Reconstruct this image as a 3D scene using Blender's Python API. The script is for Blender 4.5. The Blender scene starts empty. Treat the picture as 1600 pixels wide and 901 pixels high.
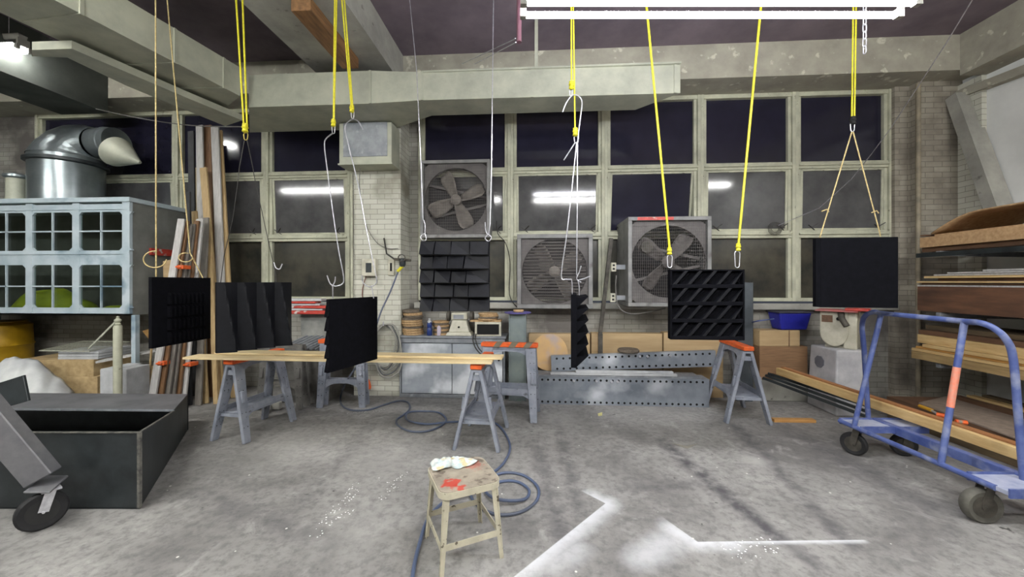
import bpy, bmesh, math, random
from mathutils import Vector, Matrix
random.seed(7)
SC = bpy.context.scene
COL = SC.collection
# ------------------------------------------------------------------ camera
FP = 600.0                      # focal length in pixels of the 1600 px frame
YAW = math.radians(3.7)
HOR = 440.0                     # row of the horizon
EYE = 1.65
cam = bpy.data.cameras.new('camera'); camo = bpy.data.objects.new('camera', cam); COL.objects.link(camo)
cam.sensor_width = 36; cam.lens = 36 * FP / 1600; cam.shift_y = -(450.5 - HOR) / 1600
cam.clip_start = 0.05; cam.clip_end = 100
camo.location = (0, 0, EYE); camo.rotation_euler = (math.radians(90), 0, YAW)
SC.camera = camo
# ------------------------------------------------------------------ world, exposure
w = bpy.data.worlds.new('world'); SC.world = w; w.use_nodes = True
w.node_tree.nodes['Background'].inputs[0].default_value = (0.55, 0.62, 0.8, 1)
w.node_tree.nodes['Background'].inputs[1].default_value = 0.02
SC.view_settings.view_transform = 'Standard'; SC.view_settings.look = 'None'
SC.view_settings.gamma = 1; SC.view_settings.use_curve_mapping = False
SC.view_settings.exposure = 2.1
TUBE_NEAR = 27.0                # radiance of the tubes of the lamp over the panels
TUBE_ROOM = 46.0                # radiance of the tubes of the other lamps
# ------------------------------------------------------------------ coordinates
SN, CS = math.sin(YAW), math.cos(YAW)
def W(lat, d, z=0.0): return Vector((lat * CS - d * SN, lat * SN + d * CS, z))
def PD(px, py, d): return W((px - 800) / FP * d, d, EYE + (HOR - py) / FP * d)          # at depth d
def PY(px, py, Y): return PD(px, py, Y / (CS + SN * (px - 800) / FP))                   # on a wall y = Y
def PX(px, py, X): return PD(px, py, X / (-SN + CS * (px - 800) / FP))                  # on a wall x = X
def PZ(px, py, z=0.0): return PD(px, py, (z - EYE) * FP / (HOR - py))                   # at height z
# ------------------------------------------------------------------ materials
MATS = {}
def lin(c): return tuple((x / 12.92 if x <= 0.04045 else ((x + 0.055) / 1.055) ** 2.4) for x in c)
def H(r, g, b): return lin((r / 255, g / 255, b / 255)) + (1.0,)
def mat(name, c1, c2=None, scale=4.0, rough=0.7, metal=0.0, bump=0.0, detail=6, thresh=(0.35, 0.65), c3=None, s3=30, t3=(0.68, 0.74), stretch=None, spec=0.5, rot=None):
    if name in MATS: return MATS[name]
    m = bpy.data.materials.new(name); m.use_nodes = True; MATS[name] = m
    nt = m.node_tree; b = nt.nodes['Principled BSDF']
    b.inputs['Roughness'].default_value = rough; b.inputs['Metallic'].default_value = metal
    b.inputs['Base Color'].default_value = c1; b.inputs['Specular IOR Level'].default_value = spec
    L = nt.links.new
    tc = nt.nodes.new('ShaderNodeTexCoord'); vec = tc.outputs['Object']
    if stretch or rot:
        mp = nt.nodes.new('ShaderNodeMapping'); L(vec, mp.inputs[0]); vec = mp.outputs[0]
        if stretch: mp.inputs['Scale'].default_value = stretch
        if rot: mp.inputs['Rotation'].default_value = rot
    col = None
    if c2:
        n = nt.nodes.new('ShaderNodeTexNoise'); n.inputs['Scale'].default_value = scale; n.inputs['Detail'].default_value = detail
        n.inputs['Roughness'].default_value = 0.62
        L(vec, n.inputs['Vector'])
        r = nt.nodes.new('ShaderNodeValToRGB'); L(n.outputs['Fac'], r.inputs[0])
        r.color_ramp.elements[0].position = thresh[0]; r.color_ramp.elements[1].position = thresh[1]
        r.color_ramp.elements[0].color = c1; r.color_ramp.elements[1].color = c2
        col = r.outputs[0]
        if c3:
            n3 = nt.nodes.new('ShaderNodeTexNoise'); n3.inputs['Scale'].default_value = s3; n3.inputs['Detail'].default_value = 4
            L(vec, n3.inputs['Vector'])
            r3 = nt.nodes.new('ShaderNodeMapRange'); L(n3.outputs['Fac'], r3.inputs[0])
            r3.inputs[1].default_value = t3[0]; r3.inputs[2].default_value = t3[1]
            mx = nt.nodes.new('ShaderNodeMix'); mx.data_type = 'RGBA'; L(r3.outputs[0], mx.inputs['Factor'])
            L(col, mx.inputs['A']); mx.inputs['B'].default_value = c3; col = mx.outputs['Result']
        L(col, b.inputs['Base Color'])
        if bump:
            bp = nt.nodes.new('ShaderNodeBump'); bp.inputs['Strength'].default_value = bump; bp.inputs['Distance'].default_value = 0.01
            L(n.outputs['Fac'], bp.inputs['Height']); L(bp.outputs[0], b.inputs['Normal'])
    return m
def wood(name, c1, c2, axis=0, scale=6.0, rough=0.65):
    st = [8, 8, 8]; st[axis] = 0.8
    return mat(name, c1, c2, scale=scale, stretch=tuple(st), rough=rough, thresh=(0.3, 0.7), bump=0.15)
def emit(name, c, s):
    m = bpy.data.materials.new(name); m.use_nodes = True; nt = m.node_tree
    nt.nodes.remove(nt.nodes['Principled BSDF']); e = nt.nodes.new('ShaderNodeEmission')
    e.inputs[0].default_value = c; e.inputs[1].default_value = s
    nt.links.new(e.outputs[0], nt.nodes['Material Output'].inputs[0]); return m
def brick(name, c1, c2, mort, stain, stain_t=(0.5, 0.7), stain_scale=1.3, bumpd=0.6, rough=0.75):
    m = bpy.data.materials.new(name); m.use_nodes = True; nt = m.node_tree; L = nt.links.new; b = nt.nodes['Principled BSDF']
    b.inputs['Roughness'].default_value = rough
    tc = nt.nodes.new('ShaderNodeTexCoord'); sp = nt.nodes.new('ShaderNodeSeparateXYZ'); L(tc.outputs['Object'], sp.inputs[0])
    ad = nt.nodes.new('ShaderNodeMath'); ad.operation = 'ADD'; L(sp.outputs[0], ad.inputs[0]); L(sp.outputs[1], ad.inputs[1])
    cb = nt.nodes.new('ShaderNodeCombineXYZ'); L(ad.outputs[0], cb.inputs[0]); L(sp.outputs[2], cb.inputs[1])
    nz = nt.nodes.new('ShaderNodeTexNoise'); nz.inputs['Scale'].default_value = 9; L(tc.outputs['Object'], nz.inputs['Vector'])
    br = nt.nodes.new('ShaderNodeTexBrick'); L(cb.outputs[0], br.inputs[0]); br.inputs['Scale'].default_value = 1
    br.inputs['Brick Width'].default_value = 0.215; br.inputs['Row Height'].default_value = 0.073; br.inputs['Mortar Size'].default_value = 0.004
    br.inputs['Mortar Smooth'].default_value = 0.35
    br.inputs['Color1'].default_value = c1; br.inputs['Color2'].default_value = c2; br.inputs['Mortar'].default_value = mort
    n = nt.nodes.new('ShaderNodeTexNoise'); n.inputs['Scale'].default_value = stain_scale; n.inputs['Detail'].default_value = 9; L(tc.outputs['Object'], n.inputs['Vector'])
    r = nt.nodes.new('ShaderNodeMapRange'); L(n.outputs['Fac'], r.inputs[0]); r.inputs[1].default_value = stain_t[0]; r.inputs[2].default_value = stain_t[1]
    mx = nt.nodes.new('ShaderNodeMix'); mx.data_type = 'RGBA'; L(r.outputs[0], mx.inputs['Factor']); L(br.outputs['Color'], mx.inputs['A'])
    mx.inputs['B'].default_value = stain; L(mx.outputs['Result'], b.inputs['Base Color'])
    iv = nt.nodes.new('ShaderNodeMath'); iv.operation = 'MULTIPLY_ADD'; L(br.outputs['Fac'], iv.inputs[0]); iv.inputs[1].default_value = -1; L(nz.outputs['Fac'], iv.inputs[2])
    bp = nt.nodes.new('ShaderNodeBump'); bp.inputs['Strength'].default_value = bumpd; bp.inputs['Distance'].default_value = 0.006
    L(iv.outputs[0], bp.inputs['Height']); L(bp.outputs[0], b.inputs['Normal'])
    return m
def glass(name, tint=(0.75, 0.8, 0.8, 1), refl=0.12, rough=0.03):
    m = bpy.data.materials.new(name); m.use_nodes = True; nt = m.node_tree; L = nt.links.new
    nt.nodes.remove(nt.nodes['Principled BSDF'])
    t = nt.nodes.new('ShaderNodeBsdfTransparent'); t.inputs[0].default_value = tint
    g = nt.nodes.new('ShaderNodeBsdfGlossy'); g.inputs['Roughness'].default_value = rough
    mx = nt.nodes.new('ShaderNodeMixShader'); mx.inputs[0].default_value = refl
    L(t.outputs[0], mx.inputs[1]); L(g.outputs[0], mx.inputs[2]); L(mx.outputs[0], nt.nodes['Material Output'].inputs[0]); return m
# ------------------------------------------------------------------ mesh builder
class MB:
    def __init__(s): s.bm = bmesh.new()
    def quad(s, *p):
        s.bm.faces.new([s.bm.verts.new(Vector(q)) for q in p]); return s
    def hexa(s, a, b):
        """prism between two loops of equal length (a, b: lists of points)"""
        va = [s.bm.verts.new(Vector(p)) for p in a]; vb = [s.bm.verts.new(Vector(p)) for p in b]; n = len(va)
        s.bm.faces.new(va[::-1]); s.bm.faces.new(vb)
        for i in range(n): s.bm.faces.new((va[i], va[(i + 1) % n], vb[(i + 1) % n], vb[i]))
        return s
    def box(s, x0, y0, z0, x1, y1, z1):
        return s.hexa([(x0, y0, z0), (x1, y0, z0), (x1, y1, z0), (x0, y1, z0)], [(x0, y0, z1), (x1, y0, z1), (x1, y1, z1), (x0, y1, z1)])
    def cbox(s, c, sz, rz=0.0, M=None):
        M2 = Matrix.Translation(Vector(c)) @ (M if M is not None else Matrix.Rotation(rz, 4, 'Z'))
        h = Vector(sz) / 2; pts = lambda z: [M2 @ Vector((x, y, z)) for x, y in ((-h.x, -h.y), (h.x, -h.y), (h.x, h.y), (-h.x, h.y))]
        return s.hexa(pts(-h.z), pts(h.z))
    def bar(s, p, q, wd, th, up=(0, 0, 1), wd2=None, th2=None):
        """straight bar p->q; wd along side axis, th along the up-ish axis"""
        p, q = Vector(p), Vector(q); d = (q - p).normalized(); u = Vector(up); sd = d.cross(u)
        if sd.length < 1e-4: sd = d.cross(Vector((1, 0, 0)))
        sd.normalize(); u = sd.cross(d).normalized(); wd2 = wd if wd2 is None else wd2; th2 = th if th2 is None else th2
        f = lambda c, a, b: [c + sd * x * a / 2 + u * y * b / 2 for x, y in ((-1, -1), (1, -1), (1, 1), (-1, 1))]
        return s.hexa(f(p, wd, th), f(q, wd2, th2))
    def tube(s, pts, r, n=8, closed=False, rs=None, caps=True):
        pts = [Vector(p) for p in pts]; m = len(pts); rings = []; prev = None
        for i, p in enumerate(pts):
            if closed: d = (pts[(i + 1) % m] - pts[i - 1])
            else: d = (pts[min(i + 1, m - 1)] - pts[max(i - 1, 0)])
            d.normalize()
            if prev is None:
                a = d.cross(Vector((0, 0, 1)));
                if a.length < 1e-3: a = d.cross(Vector((1, 0, 0)))
            else: a = prev - d * prev.dot(d)
            a.normalize(); prev = a; b = d.cross(a); rr = rs[i] if rs else r
            rings.append([s.bm.verts.new(p + (a * math.cos(2 * math.pi * k / n) + b * math.sin(2 * math.pi * k / n)) * rr) for k in range(n)])
        for i in range(m if closed else m - 1):
            A, B_ = rings[i], rings[(i + 1) % m]
            for k in range(n): s.bm.faces.new((A[k], A[(k + 1) % n], B_[(k + 1) % n], B_[k]))
        if not closed and caps: s.bm.faces.new(rings[0][::-1]); s.bm.faces.new(rings[-1])
        return s
    def lathe(s, prof, c=(0, 0, 0), n=24, M=None):
        """prof: (r, z) list, about z through c; M rotates it"""
        c = Vector(c); M = M or Matrix.Identity(4); rings = []
        for r, z in prof:
            rings.append([s.bm.verts.new(c + (M @ Vector((max(r, 1e-4) * math.cos(2 * math.pi * k / n), max(r, 1e-4) * math.sin(2 * math.pi * k / n), z)))) for k in range(n)])
        for A, B_ in zip(rings, rings[1:]):
            for k in range(n): s.bm.faces.new((A[k], A[(k + 1) % n], B_[(k + 1) % n], B_[k]))
        s.bm.faces.new(rings[0][::-1]); s.bm.faces.new(rings[-1]); return s
    def grid(s, f, nu, nv):
        V = [[s.bm.verts.new(Vector(f(i / nu, j / nv))) for j in range(nv + 1)] for i in range(nu + 1)]
        for i in range(nu):
            for j in range(nv): s.bm.faces.new((V[i][j], V[i + 1][j], V[i + 1][j + 1], V[i][j + 1]))
        return s
    def make(s, name, m, parent=None, bevel=0.0, smooth=False, solid=0.0, segs=1):
        bmesh.ops.recalc_face_normals(s.bm, faces=s.bm.faces[:])
        me = bpy.data.meshes.new(name); s.bm.to_mesh(me); s.bm.free(); me.materials.append(m)
        o = bpy.data.objects.new(name, me); COL.objects.link(o)
        if parent is not None: o.parent = parent
        if smooth:
            for p in me.polygons: p.use_smooth = True
            try: me.set_sharp_from_angle(angle=math.radians(38))
            except Exception: pass
        if solid:
            md = o.modifiers.new('solid', 'SOLIDIFY'); md.thickness = solid; md.offset = 0
        if bevel:
            md = o.modifiers.new('bevel', 'BEVEL'); md.width = bevel; md.segments = segs; md.limit_method = 'ANGLE'; md.angle_limit = math.radians(40)
        return o
def tag(o, label, cat, group=None, kind=None):
    o['label'] = label; o['category'] = cat
    if group: o['group'] = group
    if kind: o['kind'] = kind
    return o
def thing(name, label, cat, loc=(0, 0, 0), rz=0.0, group=None):
    o = bpy.data.objects.new(name, None); o.empty_display_size = 0.1; COL.objects.link(o); o.location = loc; o.rotation_euler = (0, 0, rz)
    return tag(o, label, cat, group)
def struct(mb, name, m, parent=None, **k):
    o = mb.make(name, m, parent, **k)
    if parent is None: o['kind'] = 'structure'
    return o
def copy_tree(o, parent=None):
    c = o.copy(); COL.objects.link(c)
    if parent is not None: c.parent = parent
    for ch in o.children: copy_tree(ch, c)
    return c
def arc(c, r, a0, a1, n, ax=(1, 0, 0), ay=(0, 0, 1)):
    c, ax, ay = Vector(c), Vector(ax), Vector(ay)
    return [c + ax * r * math.cos(a0 + (a1 - a0) * i / n) + ay * r * math.sin(a0 + (a1 - a0) * i / n) for i in range(n + 1)]
def smooth_path(pts, k=4, closed=False):
    P = [Vector(p) for p in pts]; n = len(P); out = []
    for i in range(n if closed else n - 1):
        p0 = P[(i - 1) % n] if closed else P[max(i - 1, 0)]; p1 = P[i]; p2 = P[(i + 1) % n]; p3 = P[(i + 2) % n] if closed else P[min(i + 2, n - 1)]
        for j in range(k):
            t = j / k
            out.append(0.5 * ((2 * p1) + (-p0 + p2) * t + (2 * p0 - 5 * p1 + 4 * p2 - p3) * t * t + (-p0 + 3 * p1 - 3 * p2 + p3) * t ** 3))
    if not closed: out.append(P[-1])
    return out
# ------------------------------------------------------------------ palette
M_cream = mat('window paint cream', H(186, 187, 165), H(158, 158, 140), scale=5, rough=0.6, c3=H(96, 92, 78), s3=14, t3=(0.66, 0.78))
M_conc = mat('painted concrete', H(166, 165, 156), H(134, 133, 127), scale=2.2, rough=0.85, bump=0.2, c3=H(70, 66, 62), s3=9, t3=(0.66, 0.8))
M_ceil = mat('ceiling concrete', H(124, 112, 120), H(100, 90, 98), scale=1.4, rough=0.9, bump=0.2, c3=H(80, 28, 28), s3=2.3, t3=(0.73, 0.76))
M_lintel = mat('lintel concrete', H(168, 165, 150), H(146, 142, 130), scale=3, rough=0.85, bump=0.3, c3=H(196, 194, 178), s3=7, t3=(0.62, 0.68))
M_brickw = brick('white painted brick', H(196, 196, 184), H(182, 182, 168), H(136, 133, 122), H(126, 122, 108), (0.52, 0.75), 1.8, .45)
M_brickd = brick('grimy brick', H(160, 154, 140), H(142, 136, 124), H(106, 100, 90), H(112, 105, 95), (0.4, 0.7), 3, .5)
M_galv = mat('galvanised duct steel', H(182, 184, 166), H(156, 158, 144), scale=3, rough=0.55, metal=0.15, bump=0.03)
M_steel = mat('dusty steel', H(150, 154, 158), H(118, 122, 128), scale=6, rough=0.5, metal=0.2, bump=0.05, c3=H(170, 174, 180), s3=9, t3=(0.6, 0.75))
M_dsteel = mat('dark steel plate', H(52, 58, 60), H(30, 34, 36), scale=3.5, rough=0.42, metal=0.2, bump=0.05)
M_dsteel2 = mat('mill scale steel top', H(112, 112, 116), H(88, 88, 92), scale=4, rough=0.5, metal=0.1)
M_black = mat('matte black panel', H(17, 17, 22), H(11, 12, 15), scale=20, rough=0.9, spec=0.06)
M_shingle = mat('black shingle sheen', H(20, 21, 26), H(13, 14, 18), scale=20, rough=0.55, spec=0.2)
M_gloss = mat('glossy sheen edge', H(40, 41, 48), H(30, 31, 36), scale=30, rough=0.22, spec=0.9)  # glossy, with a lightened base that paints in the edge sheen
M_tape = mat('brown tape', H(128, 118, 100), H(108, 100, 86), scale=9, rough=0.5)
M_yel = mat('yellow bungee', H(214, 206, 40), H(190, 180, 30), scale=60, rough=0.6)
M_twine = mat('jute twine', H(196, 178, 128), H(160, 140, 94), scale=60, rough=0.9)
M_wire = mat('bright wire', H(190, 190, 196), H(150, 150, 156), scale=30, rough=0.3, metal=0.7)
M_bwire = mat('dark wire', H(56, 54, 52), H(36, 34, 32), scale=30, rough=0.5, metal=0.4)
M_zinc = mat('zinc links', H(222, 222, 226), H(190, 190, 196), scale=30, rough=0.3, metal=0.5)
M_grey = mat('grey sawhorse plastic', H(146, 150, 160), H(120, 126, 138), scale=7, rough=0.55, c3=H(84, 86, 92), s3=18, t3=(0.62, 0.75))
M_greyd = mat('worn grey sawhorse plastic', H(112, 110, 106), H(86, 84, 80), scale=7, rough=0.65)
M_orange = mat('orange cap', H(236, 104, 40), H(205, 84, 34), scale=12, rough=0.6, c3=H(140, 130, 118), s3=16, t3=(0.6, 0.7))
M_pine = wood('pine', H(226, 208, 168), H(206, 182, 136), 0)
M_piney = wood('pine along the shop', H(214, 188, 136), H(186, 152, 100), 1)
M_pinez = wood('pine upright', H(184, 160, 118), H(156, 130, 90), 2)
M_brownz = wood('brown board upright', H(128, 94, 62), H(92, 66, 44), 2)
M_whitez = wood('white painted board upright', H(190, 188, 186), H(158, 156, 152), 2)
M_greyz = wood('weathered board upright', H(126, 120, 112), H(96, 92, 86), 2)
M_darkz = mat('dark painted board', H(46, 48, 52), H(32, 34, 36), scale=5, rough=0.6)
M_blue = mat('blue trolley paint', H(92, 106, 156), H(64, 80, 138), scale=8, rough=0.45, c3=H(150, 156, 176), s3=9, t3=(0.5, 0.8))
M_ltblue = mat('pale overspray deck', H(176, 180, 196), H(140, 148, 176), scale=8, rough=0.6)
M_rubber = mat('wheel rubber', H(34, 34, 36), H(22, 22, 24), scale=12, rough=0.7)
M_iron = mat('cast wheel hub', H(88, 84, 76), H(60, 57, 52), scale=12, rough=0.6, metal=0.3)
M_stool = mat('chipped cream stool paint', H(196, 190, 168), H(176, 170, 150), scale=10, rough=0.5, c3=H(84, 76, 64), s3=26, t3=(0.64, 0.68))
M_hose = mat('blue grey hose', H(76, 90, 120), H(60, 72, 100), scale=20, rough=0.5)
M_cardb = wood('tan box board', H(184, 160, 122), H(164, 138, 100), 0, scale=2)
M_white = mat('dirty white paint', H(196, 198, 200), H(168, 170, 172), scale=6, rough=0.6)
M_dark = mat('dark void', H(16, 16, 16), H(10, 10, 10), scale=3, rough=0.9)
M_cast = mat('ivory machine enamel', H(196, 194, 178), H(168, 164, 146), scale=6, rough=0.45)
M_red = mat('red plastic', H(196, 70, 56), H(160, 50, 44), scale=9, rough=0.5, c3=H(190, 180, 176), s3=12, t3=(0.58, 0.66))
M_osb = mat('particle board', H(190, 158, 118), H(164, 130, 92), scale=26, rough=0.8, c3=H(140, 104, 70), s3=4, t3=(0.58, 0.75))
M_brown = wood('brown hardboard', H(112, 82, 60), H(80, 58, 42), 1, scale=3)
M_foam = mat('tan foam slab', H(188, 164, 122), H(160, 136, 96), scale=12, rough=0.9, bump=0.3)
# ================================================================== setting
YW = 5.8; ZC = 4.83; XR = 5.75; XL = -9.5; YB = -3.5
def floor_material():
    m = bpy.data.materials.new('worn concrete floor'); m.use_nodes = True; nt = m.node_tree; L = nt.links.new; b = nt.nodes['Principled BSDF']
    N = nt.nodes.new
    tc = N('ShaderNodeTexCoord'); pos = tc.outputs['Object']
    def noise(s, det=8, ro=0.6, dist=0.0):
        n = N('ShaderNodeTexNoise'); n.inputs['Scale'].default_value = s; n.inputs['Detail'].default_value = det; n.inputs['Roughness'].default_value = ro
        n.inputs['Distortion'].default_value = dist; L(pos, n.inputs['Vector']); return n.outputs['Fac']
    def mth(op, a, b_=None, c=None, clamp=False):
        n = N('ShaderNodeMath'); n.operation = op; n.use_clamp = clamp
        for i, v in enumerate((a, b_, c)):
            if v is None: continue
            if isinstance(v, (int, float)): n.inputs[i].default_value = v
            else: L(v, n.inputs[i])
        return n.outputs[0]
    def ramp(v, a, c, lo=0.0, hi=1.0):
        n = N('ShaderNodeMapRange'); L(v, n.inputs[0]); n.inputs[1].default_value = a; n.inputs[2].default_value = c; n.inputs[3].default_value = lo; n.inputs[4].default_value = hi
        n.interpolation_type = 'SMOOTHSTEP'; return n.outputs[0]
    def mix(f, a, c):
        n = N('ShaderNodeMix'); n.data_type = 'RGBA'; L(f, n.inputs['Factor'])
        if isinstance(a, tuple): n.inputs['A'].default_value = a
        else: L(a, n.inputs['A'])
        n.inputs['B'].default_value = c; return n.outputs['Result']
    sx = N('ShaderNodeSeparateXYZ'); L(pos, sx.inputs[0]); X, Y = sx.outputs[0], sx.outputs[1]
    wob = noise(7, 5)
    def seg(A, B, w, side=0, edge=0.004, ww=0.0):
        """1 on the segment falling to 0 at distance w; side +1 keeps the left of A->B"""
        ax, ay = A.x, A.y; bx, by = B.x - ax, B.y - ay; L2 = bx * bx + by * by
        dx = mth('SUBTRACT', X, ax); dy = mth('SUBTRACT', Y, ay)
        t = mth('DIVIDE', mth('ADD', mth('MULTIPLY', dx, bx), mth('MULTIPLY', dy, by)), L2, clamp=True)
        ex = mth('SUBTRACT', dx, mth('MULTIPLY', t, bx)); ey = mth('SUBTRACT', dy, mth('MULTIPLY', t, by))
        dist = mth('SQRT', mth('ADD', mth('MULTIPLY', ex, ex), mth('MULTIPLY', ey, ey)))
        if ww: dist = mth('ADD', dist, mth('MULTIPLY', mth('SUBTRACT', wob, 0.5), ww))
        f = ramp(dist, 0.0, w, 1.0, 0.0)
        if side:
            s = mth('DIVIDE', mth('SUBTRACT', mth('MULTIPLY', dy, bx), mth('MULTIPLY', dx, by)), math.sqrt(L2))
            f = mth('MULTIPLY', f, ramp(s, -edge, edge) if side > 0 else ramp(s, -edge, edge, 1.0, 0.0))
        return f
    base = N('ShaderNodeValToRGB'); L(noise(0.9, 10, 0.66, 0.4), base.inputs[0])
    base.color_ramp.elements[0].position = 0.36; base.color_ramp.elements[0].color = H(112, 110, 108)
    base.color_ramp.elements[1].position = 0.64; base.color_ramp.elements[1].color = H(158, 156, 153)
    col = base.outputs[0]
    col = mix(mth('MULTIPLY', ramp(noise(16, 8, 0.7), 0.42, 0.66), 0.55), col, H(88, 87, 88))
    col = mix(mth('MULTIPLY', ramp(noise(3.2, 8, 0.7, 0.8), 0.54, 0.72), 0.45), col, H(190, 188, 184))
    # dark wheel tracks and scuffs
    tr = None
    for a, c, w_, k in (((1035, 690), (1215, 840), .13, .7), ((1150, 665), (1330, 850), .11, .5), ((870, 655), (905, 800), .10, .45), ((835, 690), (880, 840), .12, .45),
                        ((960, 765), (1090, 755), .10, .35), ((1230, 850), (1300, 900), .12, .4), ((1220, 665), (1450, 790), .2, .35), ((590, 650), (470, 790), .15, .3), ((300, 770), (520, 850), .16, .3)):
        f = mth('MULTIPLY', seg(PZ(*a), PZ(*c), w_, ww=0.12), k); tr = f if tr is None else mth('MAXIMUM', tr, f)
    col = mix(mth('MULTIPLY', mth('MULTIPLY', tr, 1.25), ramp(noise(6, 6), 0.3, 0.6)), col, H(64, 62, 68))
    # oil drops
    col = mix(mth('MULTIPLY', ramp(noise(11, 3, 0.5), 0.68, 0.72), mth('MULTIPLY', ramp(noise(1.1, 2), 0.5, 0.6), 0.8)), col, H(48, 46, 46))
    # pale round mark, dusty patches
    for (px, py), r, k in (((1180, 720), .17, .5), ((875, 655), .32, .28), ((600, 715), .55, .25), ((460, 700), .5, .3), ((1020, 640), .8, .22), ((560, 830), .4, .2)):
        p = PZ(px, py); f = mth('MULTIPLY', seg(p, p + Vector((.001, 0, 0)), r * 1.2, ww=0.05 if r < .3 else 0.3), k); col = mix(f, col, H(196, 194, 190))
    # white overspray left round two masked sheets: paint lies outside their straight edges
    P = PZ
    def left(A, B):
        bx, by = B.x - A.x, B.y - A.y; L_ = math.hypot(bx, by)
        sdv = mth('DIVIDE', mth('SUBTRACT', mth('MULTIPLY', mth('SUBTRACT', Y, A.y), bx), mth('MULTIPLY', mth('SUBTRACT', X, A.x), by)), L_)
        return ramp(sdv, -.004, .004)
    def inv(v): return mth('SUBTRACT', 1.0, v)
    A1, B1, C1 = P(760, 935), P(946, 786), P(905, 765)
    A2, B2, C2 = P(1345, 843), P(1090, 846), P(1022, 798)
    m1 = inv(mth('MULTIPLY', left(A1, B1), left(B1, C1)))
    m2 = inv(mth('MULTIPLY', inv(left(A2, B2)), inv(left(B2, C2))))
    ov = None
    def add(f, m):
        nonlocal ov
        f = mth('MULTIPLY', f, m); ov = f if ov is None else mth('MAXIMUM', ov, f)
    add(seg(A1, B1, .16, ww=.06), m1); add(mth('MULTIPLY', seg(B1, P(925, 775), .13, ww=.06), .9), m1); add(mth('MULTIPLY', seg(P(900, 858), P(860, 880), .16, ww=.1), .55), m1)
    add(seg(A2, B2, .05, ww=.03), m2); add(mth('MULTIPLY', seg(B2, P(1050, 826), .15, ww=.08), .9), m2); add(seg(B2, P(1140, 846), .13, ww=.06), m2)
    add(mth('MULTIPLY', seg(P(1050, 842), P(1000, 872), .17, ww=.12), .6), m2)
    col = mix(mth('MULTIPLY', mth('MULTIPLY', ov, .85), ramp(noise(9, 6, 0.7), 0.2, 0.55, 0.55, 1.0)), col, H(214, 216, 220))
    # dripped white paint
    vo = N('ShaderNodeTexVoronoi'); vo.inputs['Scale'].default_value = 42; L(pos, vo.inputs['Vector'])
    vd = ramp(mth('ADD', vo.outputs['Distance'], mth('MULTIPLY', noise(20, 2), 0.3)), 0.36, 0.40, 1.0, 0.0); dr = None
    for a, c, w_ in (((495, 832), (558, 758), .09), ((597, 778), (634, 736), .05), ((545, 800), (520, 805), .07), ((545, 645), (600, 640), .06), ((1150, 862), (1200, 850), .14), ((590, 745), (620, 760), .03)):
        f = seg(P(*a), P(*c), w_, ww=0.06); dr = f if dr is None else mth('MAXIMUM', dr, f)
    col = mix(mth('MULTIPLY', vd, ramp(dr, 0.25, 0.5)), col, H(236, 236, 236))
    v2 = N('ShaderNodeTexVoronoi'); v2.inputs['Scale'].default_value = 5.0; L(pos, v2.inputs['Vector'])
    col = mix(ramp(v2.outputs['Distance'], 0.035, 0.045, 1.0, 0.0), col, H(214, 212, 206))
    L(col, b.inputs['Base Color']); b.inputs['Roughness'].default_value = 0.72
    bp = N('ShaderNodeBump'); bp.inputs['Strength'].default_value = 0.25; bp.inputs['Distance'].default_value = 0.006; L(noise(24, 8, 0.7), bp.inputs['Height']); L(bp.outputs[0], b.inputs['Normal'])
    return m
struct(MB().box(XL, YB, -0.2, XR, YW + 0.3, 0.0), 'floor', floor_material())
struct(MB().box(XL, YB, ZC, XR, YW + 0.3, ZC + 0.2), 'ceiling', M_ceil)
M_plaster = mat('white plaster', H(226, 228, 226), H(210, 212, 210), scale=1.5, rough=0.8)
struct(MB().box(XR, YB, -0.2, XR + 0.2, YW + 0.3, ZC + 0.2), 'wall_right', M_plaster)
M_leftw = mat('grimy plaster', H(84, 82, 66), H(60, 58, 48), scale=1.5, rough=0.9)
struct(MB().box(XL - 0.2, YB, -0.2, XL, YW + 0.3, ZC + 0.2), 'wall_left', M_leftw)
struct(MB().box(XL, YB - 0.2, -0.2, XR, YB, ZC + 0.2), 'wall_front', mat('rear plaster', H(120, 118, 112), H(100, 98, 94), scale=1.5, rough=0.9))
# window rows, taken on the wall plane
def zrow(y): return PY(1093, y, YW).z
Z_TOP, Z_R1, Z_R2, Z_BOT = zrow(150), zrow(262), zrow(367), zrow(470)
XE = [PY(px, 440, YW).x for px in (655, 798, 944, 1093, 1240, 1390)]
XLE = [PY(px, 440, YW).x for px in (60, 278, 418, 549)]
mb = MB()
mb.box(XL, YW, 0, XR, YW + 0.25, Z_BOT - 0.06)                                   # under the windows
mb.box(XL, YW, Z_TOP, XR, YW + 0.25, ZC)                                         # over them
mb.box(XE[-1], YW, Z_BOT - 0.06, XR, YW + 0.25, Z_TOP)
mb.box(XLE[-1], YW, Z_BOT - 0.06, XE[0], YW + 0.25, Z_TOP)
mb.box(XL, YW, Z_BOT - 0.06, XLE[0], YW + 0.25, Z_TOP)
struct(mb, 'wall_back', brick('back wall brick', H(160, 158, 150), H(142, 140, 132), H(112, 110, 102), H(98, 94, 90), (0.46, 0.64), 1.6, .45))
struct(MB().box(-9.4, YW - 0.5, Z_TOP, XR, YW, ZC), 'trim_1', M_lintel)          # concrete lintel beam over the windows
# masonry pier between the window groups
x0, x1 = PY(553, 440, 5.42).x, PY(626, 440, 5.42).x
struct(MB().box(x0, 5.42, 0, x1, YW, ZC), 'wall_pier', M_brickw)
# brick corner pier at the right, with its lighter arris
struct(MB().box(PY(1398, 440, YW - .1).x, YW - 0.1, 0, PY(1432, 440, YW - .1).x, YW, Z_TOP), 'trim_2', M_brickd)
struct(MB().box(PY(1432, 440, YW - .2).x, YW - 0.22, 0, XR, YW, Z_TOP), 'trim_3', M_brickd)
struct(MB().box(XR - 0.06, 5.3, 0, XR, YW - 0.22, 4.3), 'trim_4', M_brickw)
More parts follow.
